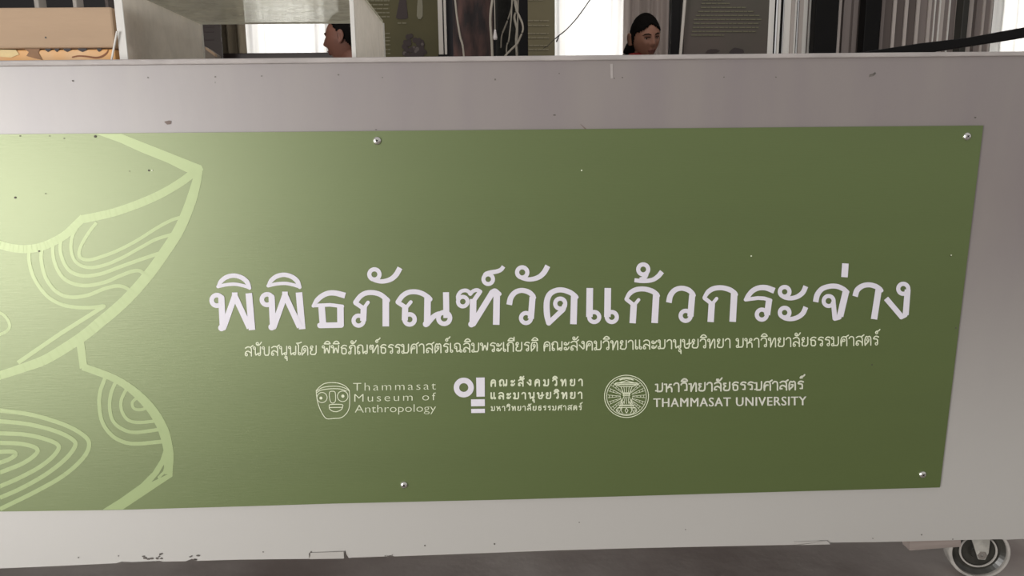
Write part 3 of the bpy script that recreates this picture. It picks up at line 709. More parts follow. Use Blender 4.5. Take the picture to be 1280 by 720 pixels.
# worn and dented spots on the board
def blot(pts_, m, nm, off=.0006, label=None):
    V = [P(x, y, BOARD_Y-off) for x, y in pts_]+[P(x, y, BOARD_Y) for x, y in pts_]; n = len(pts_)
    return mk(nm, V, [list(range(n))[::-1], list(range(n, 2*n))]+[[i, (i+1) % n, n+(i+1) % n, n+i] for i in range(n)], m, ctr, label=label)
rnd = random.Random(12)
def ragged(cx, cy, rx, ry, n=14): return [(cx+rx*cos(-2*pi*i/n)*rnd.uniform(.7, 1.1), cy+ry*sin(-2*pi*i/n)*rnd.uniform(.6, 1.1)) for i in range(n)]
for cx, cy, rx, ry in [(91, 101, 1.1, 1.1), (185, 97, .9, .9), (269, 96, .9, .9), (269, 103, .6, .6), (327, 95, .8, .8), (423, 93.5, 1.0, 1.1), (478, 97, .8, .8), (619, 99.5, 1.0, 1.3), (699, 92, .8, .8), (768, 98, .9, .8), (778, 97, 1.1, 1.0), (905, 96.5, .9, .8), (970, 96.5, 1.0, 1.0),
                       (1219, 147, 1.4, 1.4), (470, 162, 1.3, .8), (98, 697, .9, .9), (148, 695, .8, .9), (329, 690, .9, .9), (531, 682, 1.0, 1.2), (618, 680, 1.1, 1.3), (1191, 674, .9, .9), (1152, 668.5, 1, 1), (857, 662, .7, .8), (724, 653, .8, .8), (1091, 673, .8, .8)]:
    blot(ragged(cx, cy, rx, ry, 9), M['grime'], 'dent')
blot(ragged(210, 153, 4.5, 2.8), mat('brown_scuff', (.22, .17, .15), .8), 'scuff')
blot([(725, 155), (727, 156), (733, 161), (731, 161.5)][::-1], mat('brown_scuff_streak', (.22, .17, .15), .8), 'scuff')
blot(ragged(693, 144, 1.8, 1.2), M['grime'], 'scuff')
blot([(1086, 96.5), (1092, 95), (1095, 92), (1094, 90), (1090, 92.5), (1087, 93)][::1], M['grime'], 'scuff')
blot([(762.8, 80), (766, 80), (766, 98), (763.5, 98)][::-1], M['strip'], 'filler_streak')
for cx, cy, s_ in [(190, 696, 1), (240, 697.5, .8), (487, 694.5, .5)]:
    for k in range(9 if s_ == 1 else 5):
        blot(ragged(cx+rnd.uniform(-13, 13)*s_, cy+rnd.uniform(-4, 3)*s_, rnd.uniform(1, 2.6)*s_+.4, rnd.uniform(.7, 1.6)*s_+.2, 8), M['grime'], 'chipped_paint')
def flap(pts_, lift, nm='torn_flap'):
    V = [P(x, y, BOARD_Y-.0008-l) for x, y, l in pts_]+[P(x, y, BOARD_Y) for x, y, l in pts_]; n = len(pts_)
    mk(nm, V, [list(range(n))[::-1], list(range(n, 2*n))]+[[i, (i+1) % n, n+(i+1) % n, n+i] for i in range(n)], M['letter'] if lift else M['ply'], ctr)
M['flap'] = mat('torn_laminate', (.42, .40, .37), .6)
for pts_ in ([(388, 691, .001), (429.5, 689.5, .002), (430, 698, .004), (388, 698.6, .003)], [(992, 677, .0), (1034, 676, .001), (1038, 680.5, .004), (1000, 681.3, .004), (993, 681, .001)]):
    V = [P(x, y, BOARD_Y-.0008-l) for x, y, l in pts_[::-1]]; n = len(V); V += [P(x, y, BOARD_Y) for x, y, l in pts_[::-1]]
    mk('torn_flap', V, [list(range(n))[::-1], list(range(n, 2*n))]+[[i, (i+1) % n, n+(i+1) % n, n+i] for i in range(n)], M['flap'], ctr)
blot([(386, 692), (389, 688.5), (390, 690.5), (388.5, 694), (386, 698)][::-1], M['grime'], 'crack')
blot([(1016, 677), (1026, 675.6), (1035, 675.8), (1035, 676.6), (1026, 676.6)][::-1], M['grime'], 'crack')

# screws
def screw(px, py, r):
    c = P(px, py, SIGN_Y); k = r/924*1.0
    mb = MB(); n = 24
    prof = [(1.0, 0), (1.0, .12), (.92, .3), (.7, .5), (.42, .6)]
    for rr, h in prof:
        for j in range(n): mb.v.append((c[0]+k*rr*cos(2*pi*j/n), c[1]-k*h, c[2]+k*rr*sin(2*pi*j/n)))
    for q in range(len(prof)-1):
        for j in range(n): mb.f.append([q*n+j, (q+1)*n+j, (q+1)*n+(j+1) % n, q*n+(j+1) % n][::-1])
    mb.f.append([(len(prof)-1)*n+j for j in range(n)][::-1])
    mb.build('screw', M['steel'], sheet, smooth=False)
    mb = MB(); h = k*.63; s_ = k*.36; t_ = k*.10
    a_ = radians(35)
    for rot in (a_, a_+pi/2):
        pts2 = [(-s_, -t_), (s_, -t_), (s_, t_), (-s_, t_)]
        mb.prism([(c[0]+u*cos(rot)-v*sin(rot), c[2]+u*sin(rot)+v*cos(rot)) for u, v in pts2], 'y', c[1]-h, c[1]-h+k*.3)
    mb.build('screw_slot', M['dark'], sheet)
for px, py in ((471.5, 176), (1208.5, 170.5), (505, 606), (1153, 593)): screw(px, py, 5)
# small dirt specks on the sheet
ink = Ink()
for x, y, r in [(186, 213, 1.2), (119, 170.5, 1.6), (19, 247, 1.4), (57, 242, .7), (49, 314, 1.2), (162, 214, .6), (1090, 456, .9), (1195, 410, 1), (1188, 320, .8), (80, 173, .7), (62, 170, .7), (25, 170, .8)]: ink.disc(x, y, r, 8)
ink.build('dirt_specks', M['grime'], sheet, .0005)
ink = Ink()
for x, y, r in [(727, 213, 1.0), (190, 213, .8), (939, 320, 1), (1189, 319, .8)]: ink.disc(x, y, r, 8)
ink.build('pale_specks', M['cream'], sheet, .0005)

# ------------------------------------------------------------------ line drawing at the left of the sign
ink = Ink()
k = 747/280
def c1(pts): return [(x/k, 150+y/k) for x, y in pts]
def c2(pts): return [(x/k, 380+y/k) for x, y in pts]
def dr(pts, wd): ink.curve(pts, wd/k if not isinstance(wd, list) else [q/k for q in wd], (False, False), 8)
ink.poly(c1([(322, 47), (405, 46.5), (500, 84), (672, 152), (678, 165), (668, 190), (618, 172), (560, 143), (470, 107), (400, 75)]))
outer = c1([(663, 170), (652, 220), (630, 290), (595, 370), (550, 440), (500, 510), (440, 580), (390, 628), (330, 678), (281, 718)])+c2([(220, 145), (150, 186), (80, 212), (0, 238), (-90, 262), (-200, 275), (-330, 270)])
dr(outer, [26, 34, 36, 36, 36, 36, 34, 32, 28, 28, 28])
dr(c1([(650, 172), (610, 203), (555, 237), (500, 264), (440, 288), (380, 308), (330, 320), (270, 332)]), 27)
dr(c1([(278, 326), (245, 358), (215, 385), (180, 405), (140, 422), (95, 430), (50, 428), (0, 416), (-70, 385), (-140, 330)]), 27)
dr(c1([(322, 342), (300, 370), (275, 410), (264, 440), (270, 460), (300, 466), (350, 452), (400, 432), (460, 400), (520, 362), (570, 335), (604, 324)]), 11)
dr(c1([(258, 355), (241, 390), (237, 430), (247, 465), (270, 485), (310, 492), (360, 480), (410, 458), (470, 425), (520, 398), (572, 382)]), 11)
dr(c1([(218, 375), (203, 405), (202, 440), (215, 480), (240, 508), (285, 520), (340, 512), (400, 490), (470, 465), (545, 440)]), 12)
dr(c1([(182, 400), (176, 430), (182, 475), (205, 520), (240, 544), (290, 552), (350, 541), (400, 520), (440, 505), (465, 503), (483, 515)]), 12)
dr(c1([(139, 428), (138, 470), (152, 525), (185, 570), (230, 590), (290, 585), (350, 562), (395, 553), (425, 563), (432, 580), (420, 604)]), 12)
dr(c1([(97, 430), (98, 475), (115, 530), (155, 585), (205, 615), (260, 625), (310, 625), (345, 620)]), 12)
ink.line(c2([(346, 8), (200, 100), (60, 196)]), 14/k, (True, False))
dr(c1([(-8, 640), (12, 650), (28, 670), (32, 690), (20, 706), (-8, 718)]), 10)
dr(c2([(266, 118), (272, 160), (279, 214)]), 26)
dr(c2([(276, 209), (330, 228), (380, 248), (430, 278), (480, 322), (520, 372), (548, 430), (563, 500), (562, 568)]), [24, 24, 24, 26, 30, 32, 34, 32, 26])
ink.poly(c2([(576, 560), (575, 575), (500, 625), (410, 685), (342, 686), (400, 650), (470, 600), (510, 560), (535, 520), (548, 480), (555, 500), (552, 525), (530, 565), (505, 594)][:]))
ink.line(c2([(549, 520), (552, 545), (548, 560), (530, 578)]), 9/k)
dr(c2([(350, 248), (335, 290), (331, 335), (340, 390), (365, 430), (400, 455), (450, 466), (548, 458)]), 13)
dr(c2([(385, 262), (370, 300), (366, 345), (376, 388), (405, 415), (450, 428), (535, 418)]), 12)
dr(c2([(422, 283), (405, 320), (406, 355), (425, 385), (460, 395), (520, 390)]), 11)
dr(c2([(462, 308), (442, 328), (447, 348), (470, 352), (500, 343)]), 10)
for A_ in ([(0, 355), (100, 368), (200, 397), (265, 428), (297, 462), (280, 510), (215, 570), (120, 625), (0, 684)],
           [(0, 391), (90, 400), (180, 422), (240, 450), (250, 475), (215, 520), (150, 570), (70, 615), (0, 646)],
           [(0, 431), (80, 435), (150, 450), (195, 472), (180, 505), (130, 545), (60, 582), (0, 608)],
           [(0, 463), (70, 466), (120, 480), (120, 500), (75, 532), (0, 562)],
           [(0, 493), (40, 492), (52, 502), (30, 518), (0, 529)]):
    left = [(-60, A_[0][1]-2), (-200, A_[0][1]+6), (-320, (A_[0][1]+A_[-1][1])/2+20)]
    ink.ribbon(catmull(c2(A_), 7), 14/k); ink.ribbon(catmull(c2([A_[0]]+left), 6), 14/k)
    if A_[-1][1] < 640: ink.ribbon(catmull(c2([A_[-1], (-70, A_[-1][1]+18), (-200, A_[-1][1]+24), left[-1]]), 6), 14/k)
ink.build('line_drawing', M['draw'], sheet, .0001, label='pale green line drawing of a patterned pot')

# ------------------------------------------------------------------ title lettering (traced stroke by stroke)
def title():
    ink = Ink()
    def reg(ox, oy=310): return lambda x, y: (ox+x/4, oy+y/4)
    A, B_, C, D = reg(240), reg(500), reg(740), reg(900)
    def ring(T, x, y, r=25, wd=21): ink.ring(*T(x, y), r/4, wd/4)
    def cv(T, pts, wd, cap=(False, False)): ink.curve([T(*p) for p in pts], [q/4 for q in wd] if isinstance(wd, list) else wd/4, cap)
    def ln(T, pts, wd, cap=(False, False)): ink.line([T(*p) for p in pts], wd/4, cap)
    for dx, dy in ((0, 0), (251, -4)):     # pho phan with sara i, twice
        T = lambda x, y: A(x+dx, y+dy)
        ring(T, 125, 262, 26.5, 23)
        ln(T, [(147, 250), (154, 396)], 31, (True, False)); ink.disc(*T(148, 399), 4.3)
        ln(T, [(158, 398), (214, 240), (288, 400)], 29, (True, False)); ln(T, [(284, 226), (300, 410)], 33)
        ln(T, [(200, 232), (228, 232)], 20)
        cv(T, [(130, 192), (145, 167), (172, 146), (210, 138), (248, 148), (275, 170), (288, 200)], [14, 22, 23, 22, 23, 24, 18], (True, True))
        cv(T, [(130, 193), (170, 184), (215, 181), (255, 188), (287, 198)], 17, (True, True))
    cv(A, [(766, 238), (720, 226), (682, 226), (650, 240), (625, 262), (606, 290)], [30, 27, 26, 26, 25, 16], (False, True))
    ln(A, [(608, 288), (690, 284), (752, 292)], 18, (True, True)); ln(A, [(648, 295), (655, 385)], 33); ln(A, [(742, 296), (743, 386)], 33)
    ln(A, [(640, 387), (746, 385)], 28, (True, True))
    def pho(T):
        cv(T, [(818, 272), (840, 243), (868, 226), (905, 223), (940, 232), (965, 250), (978, 262)], 25, (True, True))
    pho(A); ln(A, [(818, 275), (858, 302)], 22, (True, True)); ln(A, [(860, 300), (880, 272)], 18, (True, True))
    ln(A, [(859, 296), (856, 365)], 31); ring(A, 833, 363); ln(A, [(969, 250), (969, 392)], 33)
    for T, x0, y0 in ((A, 912, 132), (B_, 611, 122)):
        ring(T, x0, y0, 25.5, 21); cv(T, [(x0-19, y0+18), (x0+5, y0+30), (x0+40, y0+35), (x0+80, y0+25), (x0+108, y0+2), (x0+128, y0-33)], [18, 20, 22, 25, 27, 27])
    # no nen
    cv(A, [(1030, 270), (1052, 240), (1082, 222), (1118, 219), (1152, 228), (1180, 246), (1190, 256)], 25, (True, True))
    ln(A, [(1030, 272), (1070, 298)], 22, (True, True)); ln(A, [(1072, 297), (1094, 270)], 18, (True, True))
    ln(A, [(1066, 296), (1064, 362)], 31); ring(A, 1088, 357, 25.5, 22)
    ln(B_, [(138, 248), (136, 376)], 33); ink.disc(*B_(130, 380), 4)
    cv(B_, [(136, 380), (165, 346), (190, 330), (222, 324)], [26, 26, 24, 20], (True, False)); ring(B_, 221, 350, 29, 23); ln(B_, [(230, 221), (232, 350)], 30)
    # tho
    ring(B_, 314, 268, 24, 20); cv(B_, [(292, 268), (290, 240), (305, 218), (328, 212), (345, 220), (352, 232)], 19)
    cv(B_, [(352, 230), (365, 216), (385, 210), (402, 218)], 19, (True, True)); ln(B_, [(398, 222), (370, 262)], 22, (True, True)); ln(B_, [(366, 255), (364, 378)], 33); ink.disc(*B_(357, 381), 4)
    ln(B_, [(366, 378), (462, 222)], 30, (True, True)); cv(B_, [(455, 222), (475, 212), (498, 230)], 20, (True, True)); ln(B_, [(484, 222), (481, 384)], 33)
    ring(B_, 441, 156, 24, 20); cv(B_, [(420, 148), (428, 130), (455, 122), (485, 117), (505, 108), (518, 92)], [17, 20, 22, 22, 21, 20])
    def wo(T, x, y):
        cv(T, [(x, y), (x+8, y-35), (x+30, y-62), (x+62, y-72), (x+96, y-64), (x+118, y-46), (x+126, y-36)], [29, 28, 26, 25, 26, 24, 18], (False, True))
        ln(T, [(x+117, y-40), (x+108, y+70)], 31); ring(T, x+84, y+66)
    wo(B_, 546, 284); wo(C, 384, 273)
    # do dek
    cv(B_, [(744, 374), (735, 330), (734, 270), (748, 232), (778, 213), (812, 210), (850, 222), (876, 240), (884, 246)], [28, 31, 30, 28, 26, 26, 26, 24, 18], (True, True))
    ln(B_, [(871, 240), (867, 381)], 33); ring(B_, 801, 278); ln(B_, [(823, 288), (815, 308), (745, 374)], 25, (True, True))
    for x in (949, 1039): ln(B_, [(x, 200), (x-2, 345)], 33)
    ring(B_, 971, 345); ring(B_, 1059, 345)
    def ko(x, y):
        cv(C, [(x, y), (x+20, y-30), (x+50, y-47), (x+90, y-50), (x+128, y-40), (x+152, y-24), (x+160, y-16)], [18, 24, 25, 25, 26, 24, 18], (True, True))
        ln(C, [(x+2, y+2), (x+40, y+32)], 20, (True, True)); ln(C, [(x+42, y+28), (x+62, y+4)], 17, (True, True))
        ln(C, [(x+38, y+25), (x+32, y+121)], 32); ln(C, [(x+150, y-22), (x+142, y+120)], 33)
    ko(171, 255); ko(561, 249)
    ring(C, 256, 107, 25, 21); cv(C, [(276, 122), (266, 145), (240, 158)], 20); cv(C, [(212, 161), (255, 165), (300, 160), (330, 142), (350, 118)], [20, 21, 22, 24, 25])
    cv(C, [(912, 214), (870, 199), (832, 200), (802, 215), (780, 240), (766, 258)], [30, 28, 26, 25, 24, 14], (False, True))
    ln(C, [(768, 258), (830, 250), (862, 252), (892, 262)], 19, (True, True)); ln(C, [(885, 262), (875, 335)], 31); ring(C, 849, 333)
    for x0, y0 in ((963, 219), (963, 323)):
        ring(C, x0, y0, 24, 21); cv(C, [(x0-19, y0+16), (x0+2, y0+29), (x0+35, y0+32), (x0+68, y0+22), (x0+92, y0+2), (x0+106, y0-28)], [18, 20, 22, 24, 25, 25])
    # cho chan, mai ek, sara aa, ngo ngu
    cv(D, [(478, 270), (486, 235), (508, 206), (545, 192), (585, 192), (618, 206), (638, 220)], [28, 28, 26, 25, 25, 24, 18], (False, True))
    ln(D, [(630, 215), (600, 342)], 33); ln(D, [(596, 346), (574, 352)], 24, (True, True)); ln(D, [(574, 350), (566, 268)], 24, (True, False)); ring(D, 543, 265, 25, 20)
    ln(D, [(627, 77), (622, 146)], 33)
    cv(D, [(675, 242), (686, 210), (712, 190), (745, 184), (778, 192), (800, 206), (808, 213)], [28, 28, 26, 25, 26, 24, 18], (False, True)); ln(D, [(793, 208), (770, 356)], 32)
    ring(D, 916, 204); ln(D, [(938, 208), (928, 335)], 30); ln(D, [(926, 336), (906, 346)], 22, (True, True)); ln(D, [(905, 340), (830, 252)], 27, (True, False))
    ink.build('title_lettering', M['letter'], sheet, .0005, label='large white Thai title lettering')
title()

# ------------------------------------------------------------------ a small stroke alphabet for the other Thai lines
G = {  # advance, strokes (x, y up; x-height 100), rings (x, y)
 'ก': (88, [[(14, 0), (14, 60), (5, 72), (20, 92), (42, 98), (62, 94), (72, 80), (72, 0)], [(14, 60), (26, 72)]], []),
 'ค': (90, [[(30, 55), (16, 30), (14, 0)], [(14, 0), (10, 50), (20, 88), (44, 98), (66, 90), (74, 72), (74, 0)]], [(42, 58)]),
 'ด': (90, [[(52, 50), (46, 36), (14, 4)], [(14, 0), (10, 50), (20, 88), (44, 98), (66, 90), (74, 72), (74, 0)]], [(42, 58)]),
 'ต': (90, [[(52, 50), (46, 36), (14, 4)], [(14, 0), (10, 50), (18, 86), (30, 97), (42, 86), (56, 97), (70, 88), (74, 72), (74, 0)]], [(42, 58)]),
 'ธ': (84, [[(70, 90), (50, 98), (28, 92), (8, 66), (66, 64), (66, 5), (20, 5), (20, 62)]], []),
 'ภ': (94, [[(32, 14), (32, 60), (14, 72), (28, 92), (52, 98), (70, 92), (78, 78), (78, 0)], [(32, 60), (42, 72)]], [(20, 14)]),
 'ณ': (130, [[(10, 18), (12, 60), (4, 72), (20, 92), (42, 98), (58, 92), (66, 78), (66, 4), (84, 26), (98, 28)], [(12, 60), (24, 72)], [(112, 96), (112, 16)]], [(22, 14), (100, 15)]),
 'ฑ': (112, [[(10, 66), (10, 84), (20, 95), (31, 84), (42, 95), (48, 80), (42, 62), (42, 2), (84, 86), (92, 94), (98, 84), (98, 0)]], [(22, 62)]),
 'ท': (96, [[(28, 84), (28, 0)], [(28, 4), (62, 88), (72, 95), (80, 86), (80, 0)]], [(16, 84)]),
 'พ': (96, [[(26, 84), (26, 2), (51, 84), (76, 2), (82, 96)]], [(14, 84)]),
 'น': (96, [[(26, 84), (26, 4), (52, 24), (66, 28)], [(80, 96), (80, 16)]], [(14, 84), (68, 15)]),
 'บ': (92, [[(26, 84), (26, 4), (76, 4), (76, 96)]], [(14, 84)]),
 'ม': (94, [[(28, 84), (28, 16)], [(28, 4), (78, 4), (78, 96)]], [(16, 84), (18, 12)]),
 'ย': (90, [[(14, 84), (12, 68), (36, 54), (14, 42), (14, 4), (74, 4), (74, 96)]], [(27, 84)]),
 'ร': (74, [[(66, 88), (44, 97), (26, 92), (10, 68), (44, 66), (56, 58), (56, 14)]], [(44, 14)]),
 'ล': (92, [[(12, 84), (30, 97), (54, 97), (72, 84), (76, 66), (76, 0)], [(10, 16), (14, 42), (36, 54), (60, 42), (76, 26)]], [(22, 14)]),
 'ส': (92, [[(12, 84), (30, 97), (54, 97), (72, 84), (76, 66), (76, 0)], [(10, 16), (14, 42), (36, 54), (60, 42), (76, 26)], [(64, 92), (92, 112)]], [(22, 14)]),
 'ว': (82, [[(8, 76), (16, 92), (36, 98), (56, 94), (66, 78), (66, 14)]], [(54, 14)]),
 'ศ': (92, [[(30, 55), (16, 30), (14, 0)], [(14, 0), (10, 50), (20, 88), (44, 98), (66, 90), (74, 72), (74, 0)], [(62, 92), (92, 112)]], [(42, 58)]),
 'ษ': (96, [[(26, 84), (26, 4), (76, 4), (76, 96)], [(50, 44), (66, 54), (78, 44), (98, 58)]], [(14, 84)]),
 'ห': (96, [[(26, 84), (26, 0)], [(26, 36), (54, 54), (72, 50), (80, 34), (80, 0)], [(40, 46), (56, 70)]], [(14, 84), (66, 82)]),
 'ฉ': (98, [[(10, 76), (18, 92), (40, 98), (62, 92), (72, 76), (72, 26)], [(34, 50), (34, 4), (70, 22)]], [(23, 54), (80, 14)]),
 'จ': (84, [[(8, 72), (14, 88), (36, 98), (60, 94), (72, 80), (52, 2), (42, 40)]], [(30, 52)]),
 'ง': (72, [[(60, 84), (58, 2), (8, 56)]], [(46, 84)]),
 'โ': (38, [[(12, 14), (14, 104), (4, 120), (-8, 130), (20, 128), (44, 138)]], [(24, 14)]),
 'เ': (44, [[(12, 98), (12, 14)]], [(24, 14)]),
 'แ': (86, [[(12, 98), (12, 14)], [(54, 98), (54, 14)]], [(24, 14), (66, 14)]),
 'ะ': (68, [[(8, 66), (26, 57), (46, 66), (58, 88)], [(8, 14), (26, 5), (46, 14), (58, 36)]], [(19, 74), (19, 22)]),
 'า': (72, [[(6, 76), (14, 90), (32, 98), (48, 92), (56, 78), (56, 0)]], []),
 'ิ': (0, [[(-72, 116), (-56, 138), (-36, 144), (-16, 132), (-8, 114), (-72, 116)]], []),
 'ี': (0, [[(-72, 116), (-56, 138), (-36, 144), (-16, 132), (-8, 114), (-72, 116)], [(-8, 114), (-8, 152)]], []),
 'ั': (0, [[(-60, 122), (-44, 112), (-24, 120), (-6, 146)]], [(-50, 132)]),
 'ุ': (0, [[(-14, -16), (-12, -54)]], [(-24, -22)]),
 '์': (0, [[(-38, 134), (-30, 150), (-6, 152), (6, 168)]], [(-28, 134)]),
 ' ': (46, [], [])}
def chaikin(pts, it=2):
    for _ in range(it):
        if len(pts) < 3: break
        q = [pts[0]]
        for i in range(len(pts)-1):
            a, b_ = pts[i], pts[i+1]
            q += [(a[0]*.78+b_[0]*.22, a[1]*.78+b_[1]*.22), (a[0]*.22+b_[0]*.78, a[1]*.22+b_[1]*.78)]
        pts = q+[pts[-1]]
    return pts
def thai(ink, s, x0, y0, x1, y1, xh, wd, loops=True, track=0, rr=12):
    tot = sum(G[c][0]+(track if G[c][0] else 0) for c in s)-track
    ux, uy = (x1-x0)/tot, (y1-y0)/tot; v = xh/100; pen = 0
    for i, c in enumerate(s):
        adv, st, rg = G[c]
        off = pen-(track if adv == 0 else 0)
        if c == '์' and i and G[s[i-1]][0] == 0: off += 4
        T = lambda x, y: (x0+(off+x)*ux, y0+(off+x)*uy-y*v)
        for q in st: ink.ribbon([T(*p) for p in chaikin(q, 1 if loops else 2)], wd, (True, True))
        if loops:
            for (x, y) in rg: ink.ring(*T(x, y), rr*(ux+v)/2, wd*.85, 14)
        else:
            for (x, y) in rg: ink.ribbon([T(x-9, y), T(x+9, y)], wd*.9, (True, True))
        pen += adv+(track if adv else 0)
ink = Ink()
thai(ink, 'สนับสนุนโดย พิพิธภัณฑ์ธรรมศาสตร์เฉลิมพระเกียรติ คณะสังคมวิทยาและมานุษยวิทยา มหาวิทยาลัยธรรมศาสตร์', 305.5, 445, 1099, 431.3, 11.6, 1.5)
ink.build('subtitle_lettering', M['cream'], sheet, .0005, label='small cream Thai line below the title')

def latin(parts, name, m, label=None, weight=0.0):
    V, TV, TF = [], [], []
    for (s, x0, yb0, x1, yb1, cap, track) in parts:
        c = bpy.data.curves.new('txt', 'FONT'); c.body = s; c.size = 1; c.offset = weight; c.space_character = track; c.resolution_u = 3
        o = bpy.data.objects.new('txt', c); COL.objects.link(o); me = o.to_mesh()
        vs = [v.co.copy() for v in me.vertices]; me.calc_loop_triangles(); fs = [list(p.vertices) for p in me.loop_triangles]; o.to_mesh_clear(); bpy.data.objects.remove(o)
        xa, xb = min(v.x for v in vs), max(v.x for v in vs)
        c = bpy.data.curves.new('txt', 'FONT'); c.body = 'H'; c.size = 1; o = bpy.data.objects.new('txt', c); COL.objects.link(o); me = o.to_mesh(); hh = max(v.co.y for v in me.vertices); o.to_mesh_clear(); bpy.data.objects.remove(o)
        k0 = len(V)
        for v in vs:
            u = (v.x-xa)/(xb-xa); V.append(P(x0+(x1-x0)*u, yb0+(yb1-yb0)*u-v.y/hh*cap, SIGN_Y-.0005))
        nv = len(V)
        for q, f in enumerate(fs):
            for i in range(1, len(f)-1):
                tri = [V[k0+f[0]], V[k0+f[i]], V[k0+f[i+1]]]
                cr = (tri[1][0]-tri[0][0])*(tri[2][2]-tri[0][2])-(tri[1][2]-tri[0][2])*(tri[2][0]-tri[0][0])
                if cr < 0: tri = tri[::-1]
                kk = len(TV); dy = ((kk*.6180339) % 1)*2.5e-4
                TV.extend((a_, b_-dy, c_) for a_, b_, c_ in tri); TF.append([kk, kk+1, kk+2])
    return mk(name, TV, TF, m, sheet, label=label)
latin([('Thammasat', 441.5, 488.6, 545, 486.8, 10, 1.25), ('Museum of', 443, 502.2, 545, 500.2, 9.6, 1.25), ('Anthropology', 443.5, 515.8, 545, 514.4, 9.6, 1.0)], 'museum_name', M['cream'], 'thin cream Latin museum name in three lines', -.012)
latin([('THAMMASAT UNIVERSITY', 816.8+q, 508.8, 1007.8+q, 506.3, 10.8, 1.1) for q in (-.3, 0, .35)], 'university_name', mat('pale_vinyl', (.72, .72, .62), .5), 'bold pale Latin university name', 0)
# museum logo: line-drawn carved face
ink = Ink()
def g5(pts): return [(380+x/6.4, 450+y/6.4) for x, y in pts]
for q in ([(98, 243), (103, 300), (118, 365), (145, 425), (180, 468), (240, 467), (300, 460), (345, 420), (364, 370), (366, 300), (363, 243)],
          [(98, 243), (125, 215), (160, 190), (210, 181), (270, 184), (320, 202), (345, 222), (363, 243)],
          [(105, 245), (150, 220), (215, 210), (285, 212), (335, 228), (365, 250)], [(100, 262), (140, 240), (215, 230), (290, 232), (340, 248)]):
    ink.curve(g5(q), .95)
ink.ring(*g5([(145, 300)])[0], 6.3, .9); ink.ring(*g5([(310, 290)])[0], 6.6, .9); ink.disc(*g5([(136, 304)])[0], 1.9); ink.disc(*g5([(311, 289)])[0], 2.0)
ink.ribbon(catmull(g5([(206, 256), (228, 250), (248, 256), (253, 290), (252, 325), (240, 342), (222, 343), (210, 325), (204, 290)]), 4, True), .95)
ink.ribbon(catmull(g5([(202, 372), (208, 357), (255, 354), (302, 356), (312, 365), (300, 395), (265, 412), (230, 409), (206, 392)]), 4, True), .95); ink.line(g5([(204, 380), (308, 379)]), .9)
ink.build('museum_logo', M['cream'], sheet, .0005, label='cream line-drawn carved face logo')
# faculty logo
ink = Ink(); ink.ring(579.7, 484.4, 9.1, 6.9, 40, 8.9)
ink.poly([(595.2, 472), (605.9, 471.8), (606, 495.7), (595.6, 495.9)]); ink.poly([(588.8, 499.2), (606, 499), (606.1, 507.6), (588.9, 507.9)]); ink.poly([(588.9, 511.1), (606.1, 510.9), (606.2, 516.1), (589, 516.3)])
ink.build('faculty_logo', M['letter'], sheet, .0005, label='white ring and bar logo')
ink = Ink()
thai(ink, 'คณะสังคมวิทยา', 613, 482.8, 729, 482, 8.2, 1.75, track=42, rr=10)
thai(ink, 'และมานุษยวิทยา', 613, 498.8, 728.5, 498, 8.0, 1.75, track=30, rr=10)
thai(ink, 'มหาวิทยาลัยธรรมศาสตร์', 613.5, 513.4, 727.5, 512.4, 5.6, 1.15, track=22, rr=9)
ink.build('faculty_name', M['cream'], sheet, .0005, label='three short cream Thai lines beside the ring and bar logo')
ink = Ink(); thai(ink, 'มหาวิทยาลัยธรรมศาสตร์', 818.5, 489.8, 1005, 487, 11, 1.95, loops=False)
ink.build('university_thai_name', mat('pale_vinyl_thai', (.70, .71, .58), .5), sheet, .0005, label='pale Thai university name beside the round seal')
# round seal
ink = Ink(); sx, sy = 783.1, 495.4
ink.ring(sx, sy, 27.5, .95, 56, 26.4); ink.ring(sx, sy, 24.8, .8, 56, 23.9)
def sp(a, r): return (sx+r*cos(radians(a)), sy-.96*r*sin(radians(a)))
for a in (0, 22, 42, -22, -42, 180, 158, 138, 202, 222, -62, 242):
    for dlt in (-4.5, 4.5): ink.line([sp(a+dlt*.6, 7.5), sp(a+dlt, 23.5)], .55)
    for r in (13, 17.5, 21.5): ink.line([sp(a-3.6, r), sp(a+3.6, r)], .6)
def g7(pts): return [(740+x/8, 450+y/8) for x, y in pts]
for q, wd in (([(232, 238), (345, 206), (458, 238)], 1.0), ([(225, 240), (290, 268), (312, 325), (318, 345)], .9), ([(465, 240), (400, 268), (378, 325), (372, 345)], .9), ([(240, 230), (450, 230)], 1.4), ([(250, 246), (440, 246)], 1.2),
              ([(290, 266), (400, 266)], .9), ([(318, 266), (326, 325)], .7), ([(345, 262), (345, 325)], .7), ([(372, 266), (364, 325)], .7), ([(310, 332), (380, 332)], 1.8), ([(312, 352), (378, 352)], 1.3),
              ([(320, 362), (305, 400), (285, 440)], .9), ([(370, 362), (385, 400), (405, 440)], .9), ([(330, 366), (322, 436)], .7), ([(345, 366), (345, 436)], .7), ([(360, 366), (368, 436)], .7),
              ([(285, 376), (305, 442)], .8), ([(405, 376), (385, 442)], .8), ([(272, 452), (418, 452)], 1.5), ([(262, 474), (430, 474)], .9), ([(262, 474), (240, 500), (262, 525), (300, 540), (345, 546), (392, 540), (428, 525), (450, 500), (430, 474)], .8),
              ([(300, 478), (290, 505), (305, 530)], .8), ([(345, 480), (330, 505), (345, 530), (360, 505), (345, 480)], .8), ([(390, 478), (400, 505), (385, 530)], .8), ([(280, 198), (300, 190), (345, 186), (390, 190), (410, 198)], 1.6)):
    ink.line(g7(q), wd)
ink.build('university_seal', M['cream'], sheet, .0005, label='round cream seal with a footed bowl and spokes')

